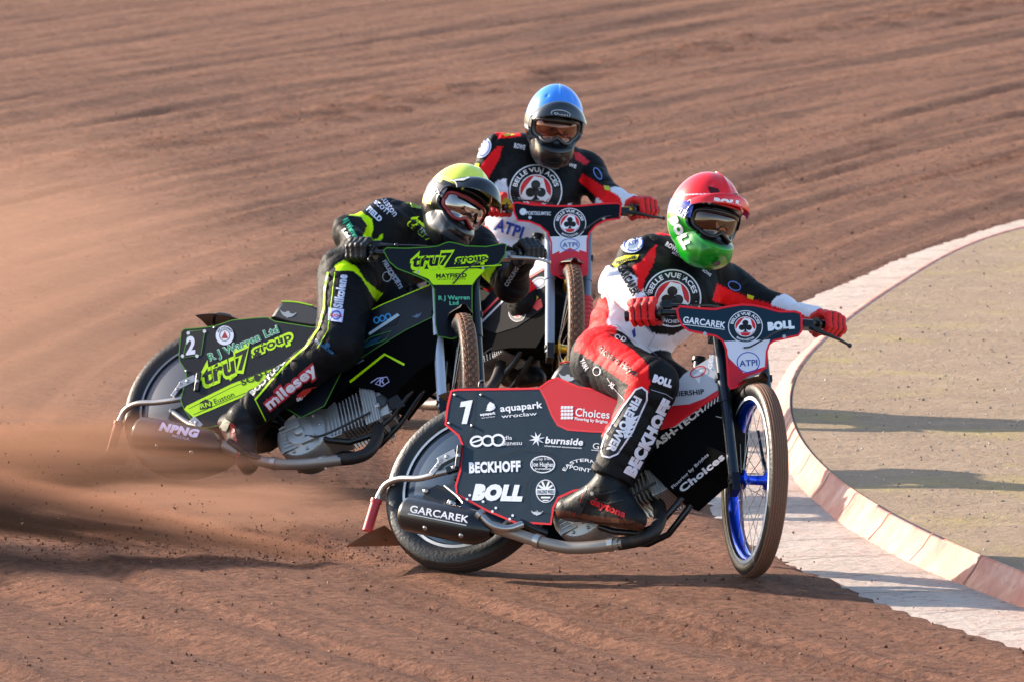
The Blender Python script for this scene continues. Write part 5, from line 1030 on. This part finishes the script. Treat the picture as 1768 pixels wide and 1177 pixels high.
# ------------------------------------------------------------ dust thrown up by the back wheels
def dust(name, label, c, rad, dens, nscale, lo, hi, col, taper=0., rotz=0., tilt=0., hollow=0):
    bm = bmesh.new(); bmesh.ops.create_icosphere(bm, subdivisions=4, radius=1)
    for v in bm.verts:
        if taper: k = 1-taper*(v.co.x+1)/2; v.co.y *= k; v.co.z *= k
    me = bpy.data.meshes.new(name); bm.to_mesh(me); bm.free(); o = newobj(name, me); o.location = Vector(c); o.scale = rad; o.rotation_euler = (0, radians(tilt), radians(rotz)); tag(o, label, 'dust', 'stuff')
    m = bpy.data.materials.new(name); m.use_nodes = True; n = m.node_tree; N = n.nodes; L = n.links; N.remove(N['Principled BSDF'])
    v = N.new('ShaderNodeVolumePrincipled'); L.new(v.outputs[0], N['Material Output'].inputs['Volume']); v.inputs['Color'].default_value = (*srgb(col), 1); v.inputs['Anisotropy'].default_value = .35
    tc = N.new('ShaderNodeTexCoord'); sp = N.new('ShaderNodeSeparateXYZ'); L.new(tc.outputs['Object'], sp.inputs[0])
    def mth(op, *a):
        q = N.new('ShaderNodeMath'); q.operation = op
        for i, x in enumerate(a):
            if hasattr(x, 'links'): L.new(x, q.inputs[i])
            else: q.inputs[i].default_value = x
        return q.outputs[0]
    w = mth('SUBTRACT', 1., mth('MULTIPLY', mth('ADD', sp.outputs[0], 1.), taper/2)) if taper else None
    y, z = (mth('DIVIDE', sp.outputs[1], w), mth('DIVIDE', sp.outputs[2], w)) if taper else (sp.outputs[1], sp.outputs[2])
    r2 = mth('ADD', mth('MULTIPLY', sp.outputs[0], sp.outputs[0]), mth('ADD', mth('MULTIPLY', y, y), mth('MULTIPLY', z, z)))
    q = N.new('ShaderNodeMapRange'); q.interpolation_type = 'SMOOTHSTEP'; q.inputs[1].default_value = 1; q.inputs[2].default_value = .05; L.new(r2, q.inputs[0])
    t = N.new('ShaderNodeTexNoise'); t.inputs['Scale'].default_value = nscale; t.inputs['Detail'].default_value = 3; t.inputs['Distortion'].default_value = .6; mp = N.new('ShaderNodeMapping'); mp.inputs['Scale'].default_value = (.6, 1, 1.4)
    L.new(tc.outputs['Object'], mp.inputs[0]); L.new(mp.outputs[0], t.inputs['Vector']); r = N.new('ShaderNodeMapRange'); r.inputs[1].default_value = lo; r.inputs[2].default_value = hi; L.new(t.outputs['Fac'], r.inputs[0])
    L.new(mth('MULTIPLY', mth('MULTIPLY', q.outputs[0], r.outputs[0]), dens), v.inputs['Density']); me.materials.append(m); return o
dust('dust_cloud', 'thin tan dust hanging in the air behind the yellow rider', (-2.15, 38.6, .55), (1.5, 1.4, .95), 1.0, 1.6, .30, .75, 'd4a68e')
dust('dust_cloud', 'thick brown dust boiling low round the back wheel of the black motorcycle', (-1.85, 37.05, .10), (1.1, .55, .26), 9, 2.6, .38, .72, 'c89478')
dust('dust_plume', 'dense brown plume of dirt fanning out behind the rear wheel of the nearest motorcycle', (-1.55, 34.75, .15), (1.25, .42, .22), 24, 3.6, .38, .66, 'b8846a', taper=.9, rotz=-8, tilt=8)
dust('dust_cloud', 'brown dust added out of view on the left to shade the foreground', (-3.6, 35.6, .45), (1.3, .7, .55), 6, 2., .3, .7, 'b07a5c')  # unseen cloud, added so that its shadow falls on the lower left track
dust('dust_cloud', 'tan dust spreading low between the two nearest motorcycles', (-1.1, 35.7, .06), (.75, .6, .16), 5, 2.6, .36, .72, 'c89880')
gr_ = MB()
for i in range(9000):        # clods flying off the tyres
    k = RNG.random(); src, dx, hh = (((-.35, 34.6), 1.5, .22), ((-1.35, 37.5), 1.1, .30))[i % 2]
    x = src[0]-dx*k**.8; y = src[1]+RNG.normal(0, .12+.25*k)+.25*k; z = abs(RNG.normal(.03, .03+hh*k*.55)); clod(gr_, np.array([x, y, z]), (.0010+.004*RNG.random()**6), M_CLOD)
tag(gr_.build('flying_grit'), 'specks of dirt flying off the back tyres', 'dirt', 'stuff')
